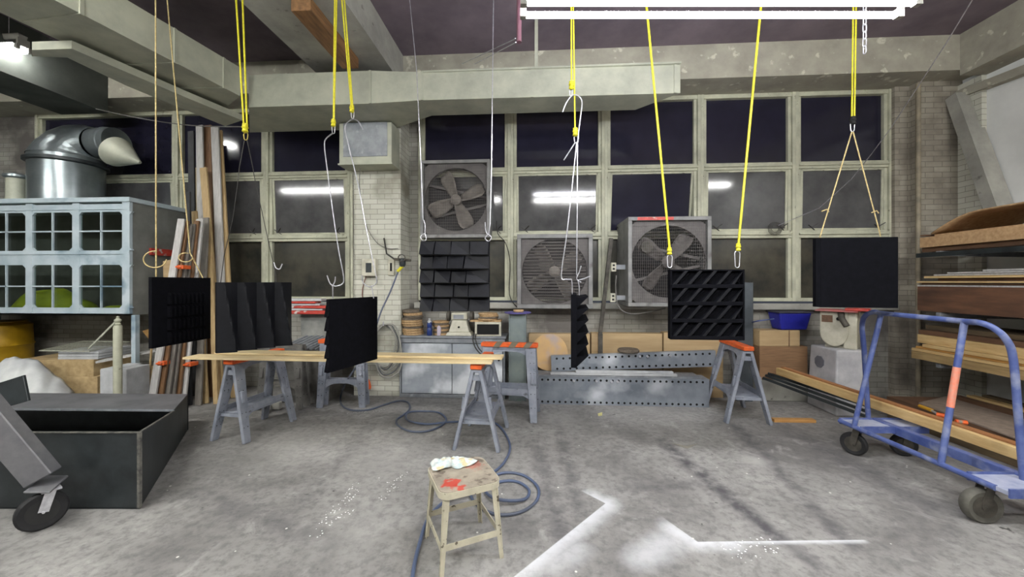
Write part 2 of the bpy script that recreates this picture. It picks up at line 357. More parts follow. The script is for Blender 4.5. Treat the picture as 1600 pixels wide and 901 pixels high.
# beams
struct(MB().box(-2.9, YB, 4.4, -1.88, YW - 0.5, ZC), 'trim_5', M_conc)
struct(MB().box(XR - 0.32, YB, 4.3, XR, YW - 0.5, ZC), 'trim_6', M_lintel)
struct(MB().box(-7.1, YB, 4.15, -6.35, YW - 0.5, ZC), 'trim_7', mat('shade-darkened concrete', H(78, 82, 76), H(58, 62, 58), scale=2, rough=.9))  # colour darkened so the beam beside the left lamp looks shaded
struct(MB().box(XL, 3.2, 4.5, -2.9, 3.6, ZC), 'trim_8', M_conc)
# steel column cased at the right wall: leaning grey stanchion and rail
struct(MB().bar(PX(1497, 150, XR - .12), PX(1568, 345, XR - .12), 0.14, 0.2, up=(1, 0, 0)), 'trim_9', M_conc)
struct(MB().bar(PX(1500, 148, XR - .05), PX(1640, 95, XR - .05), 0.1, 0.1), 'trim_10', M_lintel)
# glass and frames
def pane_material(name, c, rough, spec, c2=None):
    return mat(name, c, c2 or tuple(x * 0.75 for x in c[:3]) + (1,), scale=2.5, rough=rough, spec=spec)
M_pane_dark = pane_material('night glass', H(36, 35, 50), 0.12, 0.5)
M_pane_grime = pane_material('dusty night glass', H(84, 84, 84), 0.08, 0.42, H(62, 62, 64))
M_pane_low = pane_material('low night glass', H(70, 68, 58), 0.2, 0.6, H(44, 44, 42))
def window(n, xa, xb, zt, zb, tilt=0.03, mid='grime', fw=0.045):
    e = bpy.data.objects.new('window_%d' % n, None); COL.objects.link(e); e['kind'] = 'structure'
    e.location = (xa, YW, zb); wd = xb - xa; h1, h2, ht = Z_R2 - zb, Z_R1 - zb, zt - zb
    f = MB(); ya, yb = -0.05, 0.07
    for x in (0, wd): f.box(x - fw if x else 0, ya, 0, x if x else fw, yb, ht)
    for x in (0, wd): f.box((x - 2 * fw) if x else fw, ya + .03, 0, (x - fw) if x else 2 * fw, yb, ht)
    for z, t in ((0, 0.05), (h1, 0.055), (h2, 0.05), (ht, 0.06)):
        f.box(fw, ya + .01, max(z - t, 0), wd - fw, yb, min(z + t, ht))
        if 0 < z < ht: f.box(fw, ya - .015, z - .012, wd - fw, ya + .02, z + .012)
    f.make('window_frame', M_cream, e, bevel=0.004)
    MB().box(2 * fw, 0.03, h2 + .05, wd - 2 * fw, 0.04, ht - .06).make('upper_pane', M_pane_dark, e)
    MB().box(2 * fw, 0.03, .05, wd - 2 * fw, 0.04, h1 - .055).make('lower_pane', M_pane_low, e)
    # hopper sash hung at its top, swung by tilt
    s = MB(); z0, z1 = h1 + .055, h2 - .05; a, c = 2 * fw, wd - 2 * fw
    for q in ((a, z0, c, z0 + .03), (a, z1 - .03, c, z1), (a, z0, a + .03, z1), (c - .03, z0, c, z1)): s.box(q[0], -.02, q[1] - z1, q[2], .02, q[3] - z1)
    so = s.make('sash', M_cream, e, bevel=0.003); so.location = (0, 0, z1); so.rotation_euler = (tilt, 0, 0)
    g = MB().box(a + .03, -.004, z0 - z1 + .03, c - .03, .004, -.03).make('sash_pane', {'grime': M_pane_grime, 'dark': M_pane_dark}[mid], so)
    st = MB()
    for x in (a + .12, c - .12): st.bar((x, -.05, z0 + .03), (x + .07, -.1, z0 + .09), .012, .012); st.bar((x + .05, -.04, z0 + .0), (x - .05, -.07, z0 + .07), .01, .01)
    st.make('stay', M_bwire, e)
for i in range(5): window(i + 1, XE[i], XE[i + 1], Z_TOP, Z_BOT, (0.02, 0.055, 0.16, 0.02, 0.02)[i], ('grime', 'grime', 'dark', 'grime', 'grime')[i])
for i in range(3): window(i + 6, XLE[i], XLE[i + 1], Z_TOP, Z_BOT, 0.05)
struct(MB().box(XE[0] - .05, YW - .12, Z_BOT - .12, XE[-1] + .03, YW + .02, Z_BOT - .03), 'trim_11', M_conc, bevel=0.01)
struct(MB().box(XLE[0], YW - .12, Z_BOT - .12, XLE[-1], YW + .02, Z_BOT - .03), 'trim_12', M_conc, bevel=0.01)
# ================================================================== lamps
M_lampbody = mat('lamp enamel', H(150, 148, 140), H(130, 128, 122), scale=5, rough=0.4)
M_tube_near = emit('lit tube', (0.93, 0.94, 1.0, 1), TUBE_NEAR); M_tube_room = emit('lit room tube', (1.0, 1.0, 0.97, 1), TUBE_ROOM)
def lamp(label, loc, rz, length, em, gap=0.11, group=None, drop=True, skirt=0.03, over=.07):
    t = thing('fluorescent_lamp', label, 'lamp', loc, rz, group); l = length / 2
    b = MB(); b.hexa([(-l, -.03, .11), (-l, .03, .11), (-l, .045, .17), (-l, -.045, .17)], [(l, -.03, .11), (l, .03, .11), (l, .045, .17), (l, -.045, .17)])
    hw_ = gap / 2 + over
    if over: b.box(-l, -hw_, .027, l, hw_, .033)
    if skirt:
        for s_ in (-1, 1): b.box(-l, s_ * hw_ - .003, -skirt, l, s_ * hw_ + .003, .033)
    for e_ in (-1, 1): b.box(e_ * l - .012, -gap / 2, .03, e_ * l + .012, gap / 2, .12)
    b.make('housing', M_lampbody, t)
    for s in (-1, 1):
        MB().tube([(-l + .02, s * gap / 2, 0), (l - .02, s * gap / 2, 0)], .019, 12).make('tube', em, t, smooth=True)
        for e_ in (-1, 1): MB().box(e_ * l - .02, s * gap / 2 - .018, -.02, e_ * l + .02, s * gap / 2 + .018, .035).make('socket', M_lampbody, t)
    if drop:
        for e_ in (-.7, .7): MB().tube([(e_ * l, 0, .17), (e_ * l, 0, ZC - loc[2])], .004, 6).make('suspension_rod', M_zinc, t)
    return t
p = W(0.0, 2.40, 3.35); pa, pb = PD(818, 0, 2.40), PD(1418, 0, 2.40)
lamp('twin-tube fluorescent lamp glowing white above the hanging panels', ((pa.x + pb.x) / 2, (pa.y + pb.y) / 2, 3.355), YAW, (pb - pa).length, M_tube_near, skirt=0, over=0)
pl = PD(36, 77, 4.6)
lamp('short fluorescent lamp cut by the edge above the silver hood', (pl.x - .62, pl.y, pl.z), 0, 1.24, M_tube_room, skirt=0, over=.04)
for q in ((-7.2, -.7, 4.0), (1.1, -.6, 3.5), (-4.3, 1.3, 4.15), (4.2, .4, 4.15), (-2.4, -1.2, 4.1)):
    lamp('fluorescent lamp behind the viewer, not in frame', q, 0, 2.4, M_tube_room, group='lamps behind the viewer', skirt=0, over=.03)
# ================================================================== ducts on the ceiling
ZD0, ZD1 = 3.885, 4.23
t = thing('air_duct', 'grey rectangular sheet metal duct running in front of the window tops, with a flared joint', 'duct')
F = PD(1063, 140, 4.55); G = PD(655, 148, 4.55)
yb_ = F.y + .42
def flat(pts, z0, z1): return MB().hexa([(p[0], p[1], z0) for p in pts], [(p[0], p[1], z1) for p in pts])
xr, xm, xt = F.x, PD(655, 148, 4.62).x, PD(568, 154, 4.55).x
flat([(xm, F.y - .02), (xr, F.y), (xr - .42, yb_), (xm, yb_)], ZD0, ZD1).make('straight_run', M_galv, t)
# flared joint: narrow end at xm, deep end at xt
yf = F.y - .06; yb2 = F.y + .72
MB().hexa([(xm, F.y - .02, ZD0), (xm, yb_, ZD0), (xm, yb_, ZD1), (xm, F.y - .02, ZD1)], [(xt, yf, ZD0 - .04), (xt, yb2, ZD0 - .04), (xt, yb2, ZD1 + .02), (xt, yf, ZD1 + .02)]).make('flared_joint', M_galv, t)
xq = PD(372, 150, 4.66).x
flat([(xq, yf), (xt, yf), (xt, yb2), (xq - .6, yb2)], ZD0 - .04, ZD1 + .02).make('wide_run', M_galv, t)
fl = MB()
for x, y0_, y1_, a, b_ in ((xr - .06, F.y - .012, F.y, ZD0, ZD1), (xm, F.y - .03, F.y, ZD0, ZD1), (xt, yf - .012, yf, ZD0 - .04, ZD1 + .02), ((xm + xr) / 2 - .2, F.y - .02, F.y, ZD0, ZD1)):
    fl.box(x - .015, y0_, a, x + .015, y1_, b_)
fl.box(xm, F.y - .035, ZD1 - .01, xr, F.y - .0, ZD1 + .012)
fl.make('flange', M_galv, t)
# bracket rods to the ceiling
MB().box(PD(838, 0, 4.55).x - .02, F.y + .0, ZD1, PD(838, 0, 4.55).x + .02, F.y + .02, ZC).make('hanger_strap', M_galv, t)
t = thing('air_duct', 'long dusty duct running overhead from the top left corner to the cross duct', 'duct')
a0, a1, a2, a3 = PZ(85, 0, ZD0), PZ(375, 150, ZD0), PZ(290, 150, ZD0), PZ(0, 15, ZD0)
a0 = a0 + (a0 - a1) * .8; a3 = a3 + (a3 - a2) * .8
flat([a0, a1, a2 + (a2 - a3) * .12 + Vector((-.1, .2, 0)), a3], ZD0, ZD1).make('duct_body', M_galv, t)
for k in (.25, .5, .75, .93):
    sm = MB()
    p = a0.lerp(a1, k); q = a3.lerp(a2, k)
    sm.bar((p.x + .004, p.y, ZD0 - .01), (p.x + .004, p.y, ZD1), .03, .012, up=(1, 0, 0)); sm.bar((p.x, p.y, ZD0 - .004), (q.x, q.y, ZD0 - .004), .03, .012)
    sm.make('seam', M_galv, t)
t = thing('air_duct', 'lower thin duct strip beside the long overhead duct, behind the silver hood', 'duct')
flat([PZ(*q, 3.765) for q in ((50, 78), (112, 76), (290, 152), (378, 188), (352, 197), (200, 135), (105, 90), (50, 88))], 3.765, 3.84).make('duct_body', M_galv, t)
# wooden joist hung under the beam
a, b_ = PZ(470, 12, 4.3), PZ(548, 104, 4.3)
t = tag(MB().bar((a.x, a.y, 4.335), (b_.x, b_.y, 4.335), .2, .125).make('wooden_joist', mat('joist wood', H(142, 104, 66), H(106, 76, 48), scale=5, stretch=(6, .8, 6), rough=.7), None, bevel=.004), 'orange-brown wooden joist under the ceiling beam, between the yellow cords', 'joist')
# pipes
q = PY(1437, 60, YW - .3)
tag(MB().tube([(q.x, YW - .28, 0.0), (q.x, YW - .28, 4.32)], .028, 10).make('conduit_pipe', mat('old pipe paint', H(150, 140, 118), H(112, 104, 90), scale=6, rough=.6), smooth=True), 'thin vertical pipe running up the brick corner beside the last window', 'pipe')
q = PD(811, 60, 3.0)
t = tag(MB().tube([(q.x, q.y, ZC), (q.x, q.y, q.z + .02), (q.x - .0, q.y - .0, q.z - .03)], .02, 10).make('sprinkler_pipe', mat('purple brown pipe', H(98, 64, 76), H(80, 52, 60), scale=8, rough=.5), smooth=True), 'short purple-brown pipe stub hanging down at the left end of the bright lamp', 'pipe')
# chain by the lamp
t = thing('steel_chain', 'white chain hanging just below the right part of the bright lamp', 'chain', tuple(PD(1351, 35, 2.9)))
zz = ZC - PD(1351, 35, 2.9).z; n = 0; z = -0.235
while z < 0.22:
    ax = (1, 0, 0) if n % 2 else (0, 1, 0)
    pts = arc((0, 0, z + .05), .012, 0, math.pi, 5, ax) + arc((0, 0, z + .01), .012, math.pi, 2 * math.pi, 5, ax)
    MB().tube(pts, .004, 6, closed=True).make('chain_link', M_zinc, t, smooth=True); z += .054; n += 1
MB().tube([(0, 0, .22), (0, 0, zz)], .003, 6).make('chain_cord', M_zinc, t)
# ================================================================== the big things: stool, trolley, bin, sawhorses
def LW(lat, d): p = W(lat, d); return p.x, p.y
# ---- stool
c = LW(-.306, 2.39)
st = thing('metal_stool', 'chipped cream metal stool with a red-stained square seat on the open floor', 'stool', (c[0], c[1], 0), YAW + math.radians(24.7))
def rsq(h, r, n=5, z=0.0):
    out = []
    for cx, cy, a in ((h - r, h - r, 0), (-h + r, h - r, 90), (-h + r, -h + r, 180), (h - r, -h + r, 270)):
        for i in range(n + 1):
            q = math.radians(a + 90 * i / n); out.append((cx + r * math.cos(q), cy + r * math.sin(q), z))
    return out
m_seat = mat('stained stool seat', H(164, 154, 138), H(132, 124, 112), scale=9, rough=.55, c3=H(104, 94, 84), s3=14, t3=(.58, .66))
nt_ = m_seat.node_tree; bs_ = nt_.nodes['Principled BSDF']; old_ = bs_.inputs['Base Color'].links[0].from_socket
tc_ = nt_.nodes.new('ShaderNodeTexCoord'); nz_ = nt_.nodes.new('ShaderNodeTexNoise'); nz_.inputs['Scale'].default_value = 22; nz_.inputs['Detail'].default_value = 5
nt_.links.new(tc_.outputs['Object'], nz_.inputs['Vector'])
for (x_, y_, r_, k_) in ((-.10, -.09, .07, 1), (-.06, -.15, .05, 1), (.10, .06, .07, .5)):
    ds_ = nt_.nodes.new('ShaderNodeVectorMath'); ds_.operation = 'DISTANCE'; nt_.links.new(tc_.outputs['Object'], ds_.inputs[0]); ds_.inputs[1].default_value = (x_, y_, .46)
    ad_ = nt_.nodes.new('ShaderNodeMath'); ad_.operation = 'MULTIPLY_ADD'; nt_.links.new(nz_.outputs['Fac'], ad_.inputs[0]); ad_.inputs[1].default_value = -.16; nt_.links.new(ds_.outputs['Value'], ad_.inputs[2])
    mr_ = nt_.nodes.new('ShaderNodeMapRange'); nt_.links.new(ad_.outputs[0], mr_.inputs[0]); mr_.inputs[1].default_value = r_ - .09; mr_.inputs[2].default_value = r_ - .11; mr_.inputs[4].default_value = .85 * k_
    mx_ = nt_.nodes.new('ShaderNodeMix'); mx_.data_type = 'RGBA'; nt_.links.new(mr_.outputs[0], mx_.inputs['Factor']); nt_.links.new(old_, mx_.inputs['A']); mx_.inputs['B'].default_value = H(184, 50, 34)
    old_ = mx_.outputs['Result']
nt_.links.new(old_, bs_.inputs['Base Color'])
MB().hexa(rsq(.178, .06, z=.448), rsq(.185, .06, z=.462)).make('seat', m_seat, st, bevel=.004, segs=2)
ap = MB(); A, B_ = rsq(.186, .061, z=.42), rsq(.186, .061, z=.458); va = [ap.bm.verts.new(p) for p in A]; vb = [ap.bm.verts.new(p) for p in B_]
for i in range(len(va)): ap.bm.faces.new((va[i], va[(i + 1) % len(va)], vb[(i + 1) % len(va)], vb[i]))
ap.make('apron', M_stool, st, solid=.004)
for sx in (-1, 1):
    for sy in (-1, 1):
        tp, ft = Vector((sx * .158, sy * .158, .445)), Vector((sx * .19, sy * .19, .0)); lg = MB()
        lg.bar(tp + Vector((0, -sy * .012, 0)), ft + Vector((0, -sy * .008, 0)), .004, .042, up=(0, 1, 0), th2=.024)
        lg.bar(tp + Vector((-sx * .012, 0, 0)), ft + Vector((-sx * .008, 0, 0)), .042, .004, up=(0, 1, 0), wd2=.024)
        lg.make('leg', M_stool, st)
for sx in (-1, 1):
    MB().bar((sx * .178, -.17, .14), (sx * .178, .17, .14), .006, .035).make('crossbar', M_stool, st)
    MB().bar((-.17, sx * .178, .15), (.17, sx * .178, .15), .006, .035).make('crossbar', M_stool, st)
# crumpled rag on the stool
rp = PZ(703, 726, .463)
def ragf(u, v):
    a, r = u * 2 * math.pi, v
    rr = 1.75 * r * (.052 + .026 * math.sin(2 * a + 1) + .01 * math.sin(5 * a)); hh = .034 * (1 - r ** 2) + .011 * math.sin(9 * a) * r * (1 - .6 * r) + .008 * math.sin(14 * r + 3 * a)
    return (rp.x + rr * math.cos(a) * 1.1 + .012, rp.y + rr * math.sin(a) * 1.0, .468 + max(hh, 0))
m_rag = mat('rag cloth', H(214, 214, 206), H(176, 196, 200), scale=30, rough=.95, c3=H(196, 186, 150), s3=18, t3=(.55, .62))
tag(MB().grid(ragf, 40, 10).grid(lambda u, v: (rp.x + .06 + u * .07, rp.y + .005 + v * .018 + .01 * math.sin(u * 6), .468 + .006 * math.sin(u * 9 + v * 3) + .006), 10, 3).make('crumpled_rag', m_rag, smooth=True, solid=.003),
    'crumpled white and blue rag lying on the seat of the cream stool', 'rag')
# ---- bungee / steel bin on the left
def bin_():
    t = thing('steel_bin', 'large open black steel bin standing on the floor under the silver hood', 'bin')
    n0, f0 = PZ(218, 795, 0), PZ(293, 672, 0); n1 = PD(220, 675, 2.79); f1 = PD(292, 617, 4.27); m1 = PD(268, 641, 3.72)
    nl = Vector((n0.x - 2.2, n0.y - .14, 0)); flb = Vector((f0.x - 2.6, f0.y - .17, 0)); zt = n1.z; th = .012
    def wall(a, b, za, zb, name, m=M_dsteel):
        d = (Vector((b.x, b.y, 0)) - Vector((a.x, a.y, 0))).normalized(); nrm = Vector((-d.y, d.x, 0)) * th
        mm = MB(); A = [(a.x, a.y, 0.002), (b.x, b.y, 0.002), (b.x, b.y, zb), (a.x, a.y, za)]
        mm.hexa(A, [(x + nrm.x, y + nrm.y, z) for x, y, z in A]); return mm.make(name, m, t)
    wall(nl, n0, zt, zt, 'front_plate')
    A = [n0, f0, f1, m1, n1]; pts = [(n0.x, n0.y, .002), (f0.x, f0.y, .002), (f0.x, f0.y, f1.z), (n0.x + (f0.x - n0.x) * .62, n0.y + (f0.y - n0.y) * .62, m1.z), (n0.x, n0.y, zt)]
    MB().hexa(pts, [(x - .016, y, z) for x, y, z in pts]).make('side_plate', M_dsteel, t)
    wall(flb, f0, f1.z, f1.z, 'rear_plate')
    # floor of the bin and the sheet steel shelf on top of its rear part
    MB().hexa([(nl.x, nl.y, .003), (n0.x, n0.y, .003), (f0.x, f0.y, .003), (flb.x, flb.y, .003)], [(nl.x, nl.y, .012), (n0.x, n0.y, .012), (f0.x, f0.y, .012), (flb.x, flb.y, .012)]).make('bottom_plate', M_dsteel, t)
    mx, my = pts[3][0], pts[3][1]; z0, z1 = m1.z, f1.z
    MB().hexa([(mx - 2.4, my - .1, z0 - .004), (mx, my, z0 - .004), (f0.x, f0.y, z1 - .004), (f0.x - 2.5, f0.y - .1, z1 - .004)], [(mx - 2.4, my - .1, z0 + .012), (mx, my, z0 + .012), (f0.x, f0.y, z1 + .012), (f0.x - 2.5, f0.y - .1, z1 + .012)]).make('top_shelf', M_dsteel2, t)
    MB().bar((mx - 2.4, my - .1, z0 + .005), (mx, my, z0 + .005), .012, .018).make('shelf_lip', M_steel, t)
    r = MB(); r.bar((nl.x, nl.y, zt), (n0.x, n0.y, zt), .016, .008); r.bar((n0.x, n0.y, zt), (mx, my, z0), .016, .008); r.bar((n0.x + .0, n0.y, .01), (n0.x, n0.y, zt), .02, .02, up=(0, 1, 0))
    r.make('rim', mat('ground weld seam', H(130, 128, 120), H(80, 80, 78), scale=20, rough=.5, metal=.4), t)
bin_()
# ---- caster arm at the left edge
t = thing('caster_dolly', 'grey steel dolly arm with a black caster wheel in front of the steel bin', 'dolly')
P0, P1 = PD(-90, 560, 2.46), PD(68, 752, 2.62); P1.z = .315
m_arm = mat('grey arm paint', H(122, 122, 124), H(104, 104, 108), scale=8, rough=.5, metal=.2)
MB().bar(P0, P1, .10, .16, up=(0, 0, 1)).make('arm', m_arm, t, bevel=.006)
pz = P1.z - .04
MB().hexa([(PZ(px, py, pz).x, PZ(px, py, pz).y, pz - .012) for px, py in ((36, 768), (78, 768), (107, 742), (70, 742))], [(PZ(px, py, pz).x, PZ(px, py, pz).y, pz) for px, py in ((36, 768), (78, 768), (107, 742), (70, 742))]).make('mounting_plate', m_arm, t, bevel=.003)
wc = PZ(66, 826, 0) ; wr = .122
ax = Matrix.Rotation(math.radians(-55), 4, 'Z') @ Matrix.Rotation(math.radians(90), 4, 'X')
def wheel(parent, c, r, wd, ang, mt=M_rubber, mh=M_iron, spokes=0):
    R = Matrix.Rotation(ang, 4, 'Z') @ Matrix.Rotation(math.radians(90), 4, 'X'); h = wd / 2
    wh = MB().lathe([(r * .62, -h * .8), (r * .9, -h), (r, -h * .55), (r, h * .55), (r * .9, h), (r * .62, h * .8)], c, 32, R).make('wheel', mt, parent, smooth=True)
    hb = MB().lathe([(r * .2, -h * 1.1), (r * .2, -h * .9), (r * .64, -h * .84), (r * .64, h * .84), (r * .2, h * .9), (r * .2, h * 1.1)], c, 24, R)
    hb.make('hub', mh, wh, smooth=True); return wh
def fork(parent, c, r, wd, ang, ztop, m=M_iron):
    R = Matrix.Rotation(ang, 4, 'Z'); c = Vector(c); f = MB(); yv = R @ Vector((0, 1, 0)); xv = R @ Vector((1, 0, 0))
    for s in (-1, 1):
        a = c + yv * s * (wd / 2 + .012); b_ = Vector((a.x, a.y, ztop)) + xv * .035
        f.bar(a, b_, .006, .05, up=xv)
    f.cbox((c.x + xv.x * .035, c.y + xv.y * .035, ztop), (.09, wd + .06, .012), M=R.to_4x4())
    f.tube([c - yv * (wd / 2 + .02), c + yv * (wd / 2 + .02)], .008, 8)
    return f.make('caster_fork', m, parent)
wheel(t, (wc.x, wc.y, wr), wr, .045, math.radians(62), mh=mat('black wheel disc', H(40, 40, 40), H(30, 30, 30), rough=.5))
fork(t, (wc.x, wc.y, wr), wr, .045, math.radians(62), pz - .02, M_zinc)
# dark angled plate and white cloth behind the bin top
a = [PD(-40, 650, 3.3), PD(44, 626, 3.35), PD(36, 586, 3.4), PD(-40, 610, 3.35)]
tag(MB().hexa(a, [p + Vector((.0, .02, 0)) for p in a]).make('steel_offcut', M_dsteel, bevel=.002), 'dark angular steel offcut leaning at the left end of the bin top', 'steel plate')
def clothf(u, v):
    p = PD(-30 + 108 * u, 0, 4.75 + v * .35); ed = 1 - max(0, u - .45) ** 1.5 * 1.6
    return (p.x, p.y, .45 + (.38 * (1 - .9 * v * v)) * max(ed, .05) * (1 - (1 - v) ** 4 * .6) + .02 * math.sin(u * 26 + v * 5) + .012 * math.sin(u * 57))
# ---- trolley
def trolley():
    t = thing('panel_trolley', 'blue tubular steel panel trolley on black casters, one post banded orange', 'trolley')
    zp = .285
    FL, FR = PZ(1312, 657, zp), PZ(1556, 762, zp)
    ax_ = (FR - FL).normalized(); sd = Vector((ax_.y, -ax_.x, 0)) * -1
    sd = Vector((-ax_.y, ax_.x, 0))
    if sd.x < 0: sd = -sd
    Lg = (FR - FL).length; O = FL
    P = lambda u, v, z: O + ax_ * u + sd * v + Vector((0, 0, z - O.z))
    wd = .62
    MB().tube([P(0, 0, zp), P(Lg, 0, zp)], .021, 10).make('deck_rail', M_blue, t, smooth=True)
    MB().bar(P(0, wd * .56, zp - .01), P(Lg + .3, wd * .56, zp - .01), .06, .075).make('deck_rail', M_blue, t, bevel=.004)
    for u, name in ((.10, 'end_plate'), (Lg - .06, 'end_plate')):
        MB().hexa([P(u - .1, -.0, zp - .016), P(u + .13, -.0, zp - .016), P(u + .13, wd, zp - .016), P(u - .1, wd, zp - .016)], [P(u - .1, 0, zp + .014), P(u + .13, 0, zp + .014), P(u + .13, wd, zp + .014), P(u - .1, wd, zp + .014)]).make(name, M_ltblue, t, bevel=.003)
        e = MB()
        for q in (-.1, .13): e.bar(P(u + q, 0, zp), P(u + q, wd, zp), .012, .06)
        e.make('end_angle', M_blue, t)
    # posts and rails
    ut, vt, zt = .12, .2, 1.375
    T = lambda px, py, d: PD(px, py, d)
    uA, uM, uR = .16, (PZ(1475, 725, zp) - O).dot(ax_), Lg + .02
    pA = T(1377, 489, 3.5); pM = T(1507, 502, 2.87)
    MB().tube([P(uA, .0, zp), pA], .021, 10).make('post', M_blue, t, smooth=True)
    mp = MB().tube([P(uM, .0, zp), pM], .021, 10).make('post', M_blue, t, smooth=True)
    a, b_ = P(uM, 0, zp).lerp(pM, .40), P(uM, 0, zp).lerp(pM, .68)
    MB().tube([a, b_], .0222, 12).make('orange_band', mat('faded orange band', H(226, 122, 92), H(206, 150, 130), scale=22, rough=.6), mp, smooth=True)['label'] = 'faded orange band'
    far = T(1352, 494, 3.62); near = T(1545, 512, 2.67)
    path = [T(1357, 660, 3.78), T(1350, 545, 3.74), T(1347, 510, 3.7), T(1352, 493, 3.62), T(1366, 487, 3.55), pA, pA.lerp(pM, .5), pM, T(1530, 504, 2.72), T(1552, 512, 2.66), T(1572, 530, 2.62), T(1583, 560, 2.62), T(1591, 650, 2.62), T(1600, 752, 2.62)]
    path[0].z = zp; path[-1].z = zp
    MB().tube(smooth_path(path, 5), .021, 12).make('top_rail', M_blue, t, smooth=True)
    # casters
    for i_, (u, v, r, ang) in enumerate(((.1, .05, .1, -62), (.12, wd - .12, .1, -20), (Lg - .10, .02, .1, -8), (Lg - .04, wd - .05, .1, 40))):
        c = P(u, v, .1); c = Vector((c.x, c.y, r)); a_ = YAW + math.radians(ang)
        r = .115 if i_ == 2 else .105; c.z = r; wh = wheel(t, c, r, .072 if i_ == 2 else .05, a_, mat('dusty grey wheel', H(100, 98, 90), H(74, 72, 66), scale=9, rough=.8) if i_ == 2 else M_rubber)
        fork(t, c, r, .045, a_, zp - .02)
    return P, Lg, wd, zp
TP, TL, TWD, TZ = trolley()
# ---- sawhorses
def sawhorse(label, lat, d, ang, h=.86, ln=.6, foot=.21, flat_=False, m=M_grey, tape=False, group=None, orange=True, lw=.13):
    x, y = LW(lat, d)
    t = thing('sawhorse', label, 'sawhorse', (x, y, 0), YAW + math.radians(ang), group)
    hl = ln / 2; topw = .045
    b = MB().box(-hl - .03, -topw, h - .085, hl + .03, topw, h - .03); b.make('top_beam', m, t, bevel=.006)
    if orange: 
        cp = MB().box(-hl - .05, -topw - .012, h - .05, hl + .05, topw + .012, h).make('grip_cap', M_orange, t, bevel=.006)
        if tape:
            for xx in (-.17, .02, .2): MB().hexa([(xx - .03, -topw - .015, h - .052), (xx + .05, -topw - .015, h - .052), (xx + .09, -topw - .015, h + .003), (xx + .01, -topw - .015, h + .003)], [(xx - .03, topw + .015, h - .052), (xx + .05, topw + .015, h - .052), (xx + .09, topw + .015, h + .003), (xx + .01, topw + .015, h + .003)]).make('tape_wrap', M_tape, cp)
    for sy in (-1, 1):
        for sx in (-1, 1):
            yt, yf = sy * topw * .8, sy * foot; lg = MB()
            a = Vector((sx * (hl - .02), yt, h - .06)); f = Vector((sx * (hl + .02), yf, 0))
            lg.bar(a - Vector((sx * (lw / 2 - .05), 0, 0)), f, lw, .035, up=(0, 1, 0), wd2=.08)
            # boss and bolt holes
            k = a.lerp(f, .42); lg.bar(k + Vector((0, sy * .012, .06)), k + Vector((0, sy * .03, -.06)), .04, .03, up=(0, 1, 0))
            o = lg.make('leg', m, t, bevel=.005)
            hb = MB()
            for kk in (.2, .34, .62, .8):
                p = a.lerp(f, kk)
                for ox in (-.022, .022):
                    hb.tube([p + Vector((ox, -.0185, 0)), p + Vector((ox, .0185, 0))], .0055, 8)
            hb.make('bolt_holes', M_dark, o)['kind'] = 'stuff'
        # face web: the arch under the beam and the cross rail
        k2 = .56; n = 10
        def yy(k): return sy * (topw * .8 + (foot - topw * .8) * k)
        def zz_(k): return (h - .06) * (1 - k)
        for kb, base, nm in ((0.0, 0.0, 'arch_web'), (k2, k2 + .02, 'cross_rail')):
            w_ = MB(); va = []
            for i in range(n + 1):
                u0 = i / n; X0 = -hl + .04 + (ln - .08) * u0; q0 = base + (.05 + .10 * abs(2 * u0 - 1) ** 3) * (.8 if kb else 1)
                va.append([w_.bm.verts.new(v) for v in ((X0, yy(kb), zz_(kb)), (X0, yy(q0), zz_(q0)), (X0, yy(q0) + .01, zz_(q0)), (X0, yy(kb) + .01, zz_(kb)))])
            for A, B2 in zip(va, va[1:]):
                for j in range(4): w_.bm.faces.new((A[j], A[(j + 1) % 4], B2[(j + 1) % 4], B2[j]))
            w_.bm.faces.new(va[0][::-1]); w_.bm.faces.new(va[-1]); w_.make(nm, m, t)
    # end panels of the A frames with their opening, and the tray between
    for sx in (-1, 1):
        e = MB(); X = sx * (hl + .005)
        yk = lambda k: topw * .8 + (foot - topw * .8) * k
        zk = lambda k: (h - .06) * (1 - k)
        if not flat_:
            e.bar((X, -yk(.66), zk(.66)), (X, yk(.66), zk(.66)), .02, .03); e.make('end_brace', m, t)
            MB().bar((X, -yk(.12), zk(.10)), (X, yk(.12), zk(.10)), .02, .05).make('upper_brace', m, t)
    if not flat_:
        k = .64; y0 = topw * .8 + (foot - topw * .8) * k; z0 = (h - .06) * (1 - k)
        tr = MB().box(-hl + .03, -y0, z0 - .012, hl - .03, y0, z0 + .004); tr.box(-hl + .03, -y0, z0, hl - .03, -y0 + .012, z0 + .02); tr.box(-hl + .03, y0 - .012, z0, hl - .03, y0, z0 + .02)
        tr.make('tray', m, t, bevel=.003)
    return t
sawhorse('grey sawhorse with an orange cap under the left end of the long pine boards', -2.85, 4.28, 79, h=.85, foot=.2)
sawhorse('grey sawhorse with an orange cap seen end-on, under the right end of the pine boards', -.31, 4.08, 83, h=.845, foot=.22, m=M_grey, lw=.08)
sawhorse('grey sawhorse with tape over its orange cap, in front of the grey cabinet', -.03, 4.74, -9, h=.90, tape=True)
sawhorse('grey sawhorse with an orange cap standing near the perforated steel beams', 2.78, 4.78, 83, h=.90, foot=.24)
sawhorse('folded grey sawhorse standing upright against the wall, behind the flat jagged black panel', -2.24, 5.1, 0, h=.89, foot=.07, ln=.52, flat_=True)
sawhorse('worn folded grey sawhorse without an orange cap, behind the left sawhorse', -3.0, 5.05, -4, h=.86, foot=.08, ln=.5, flat_=True, m=M_greyd, orange=False)
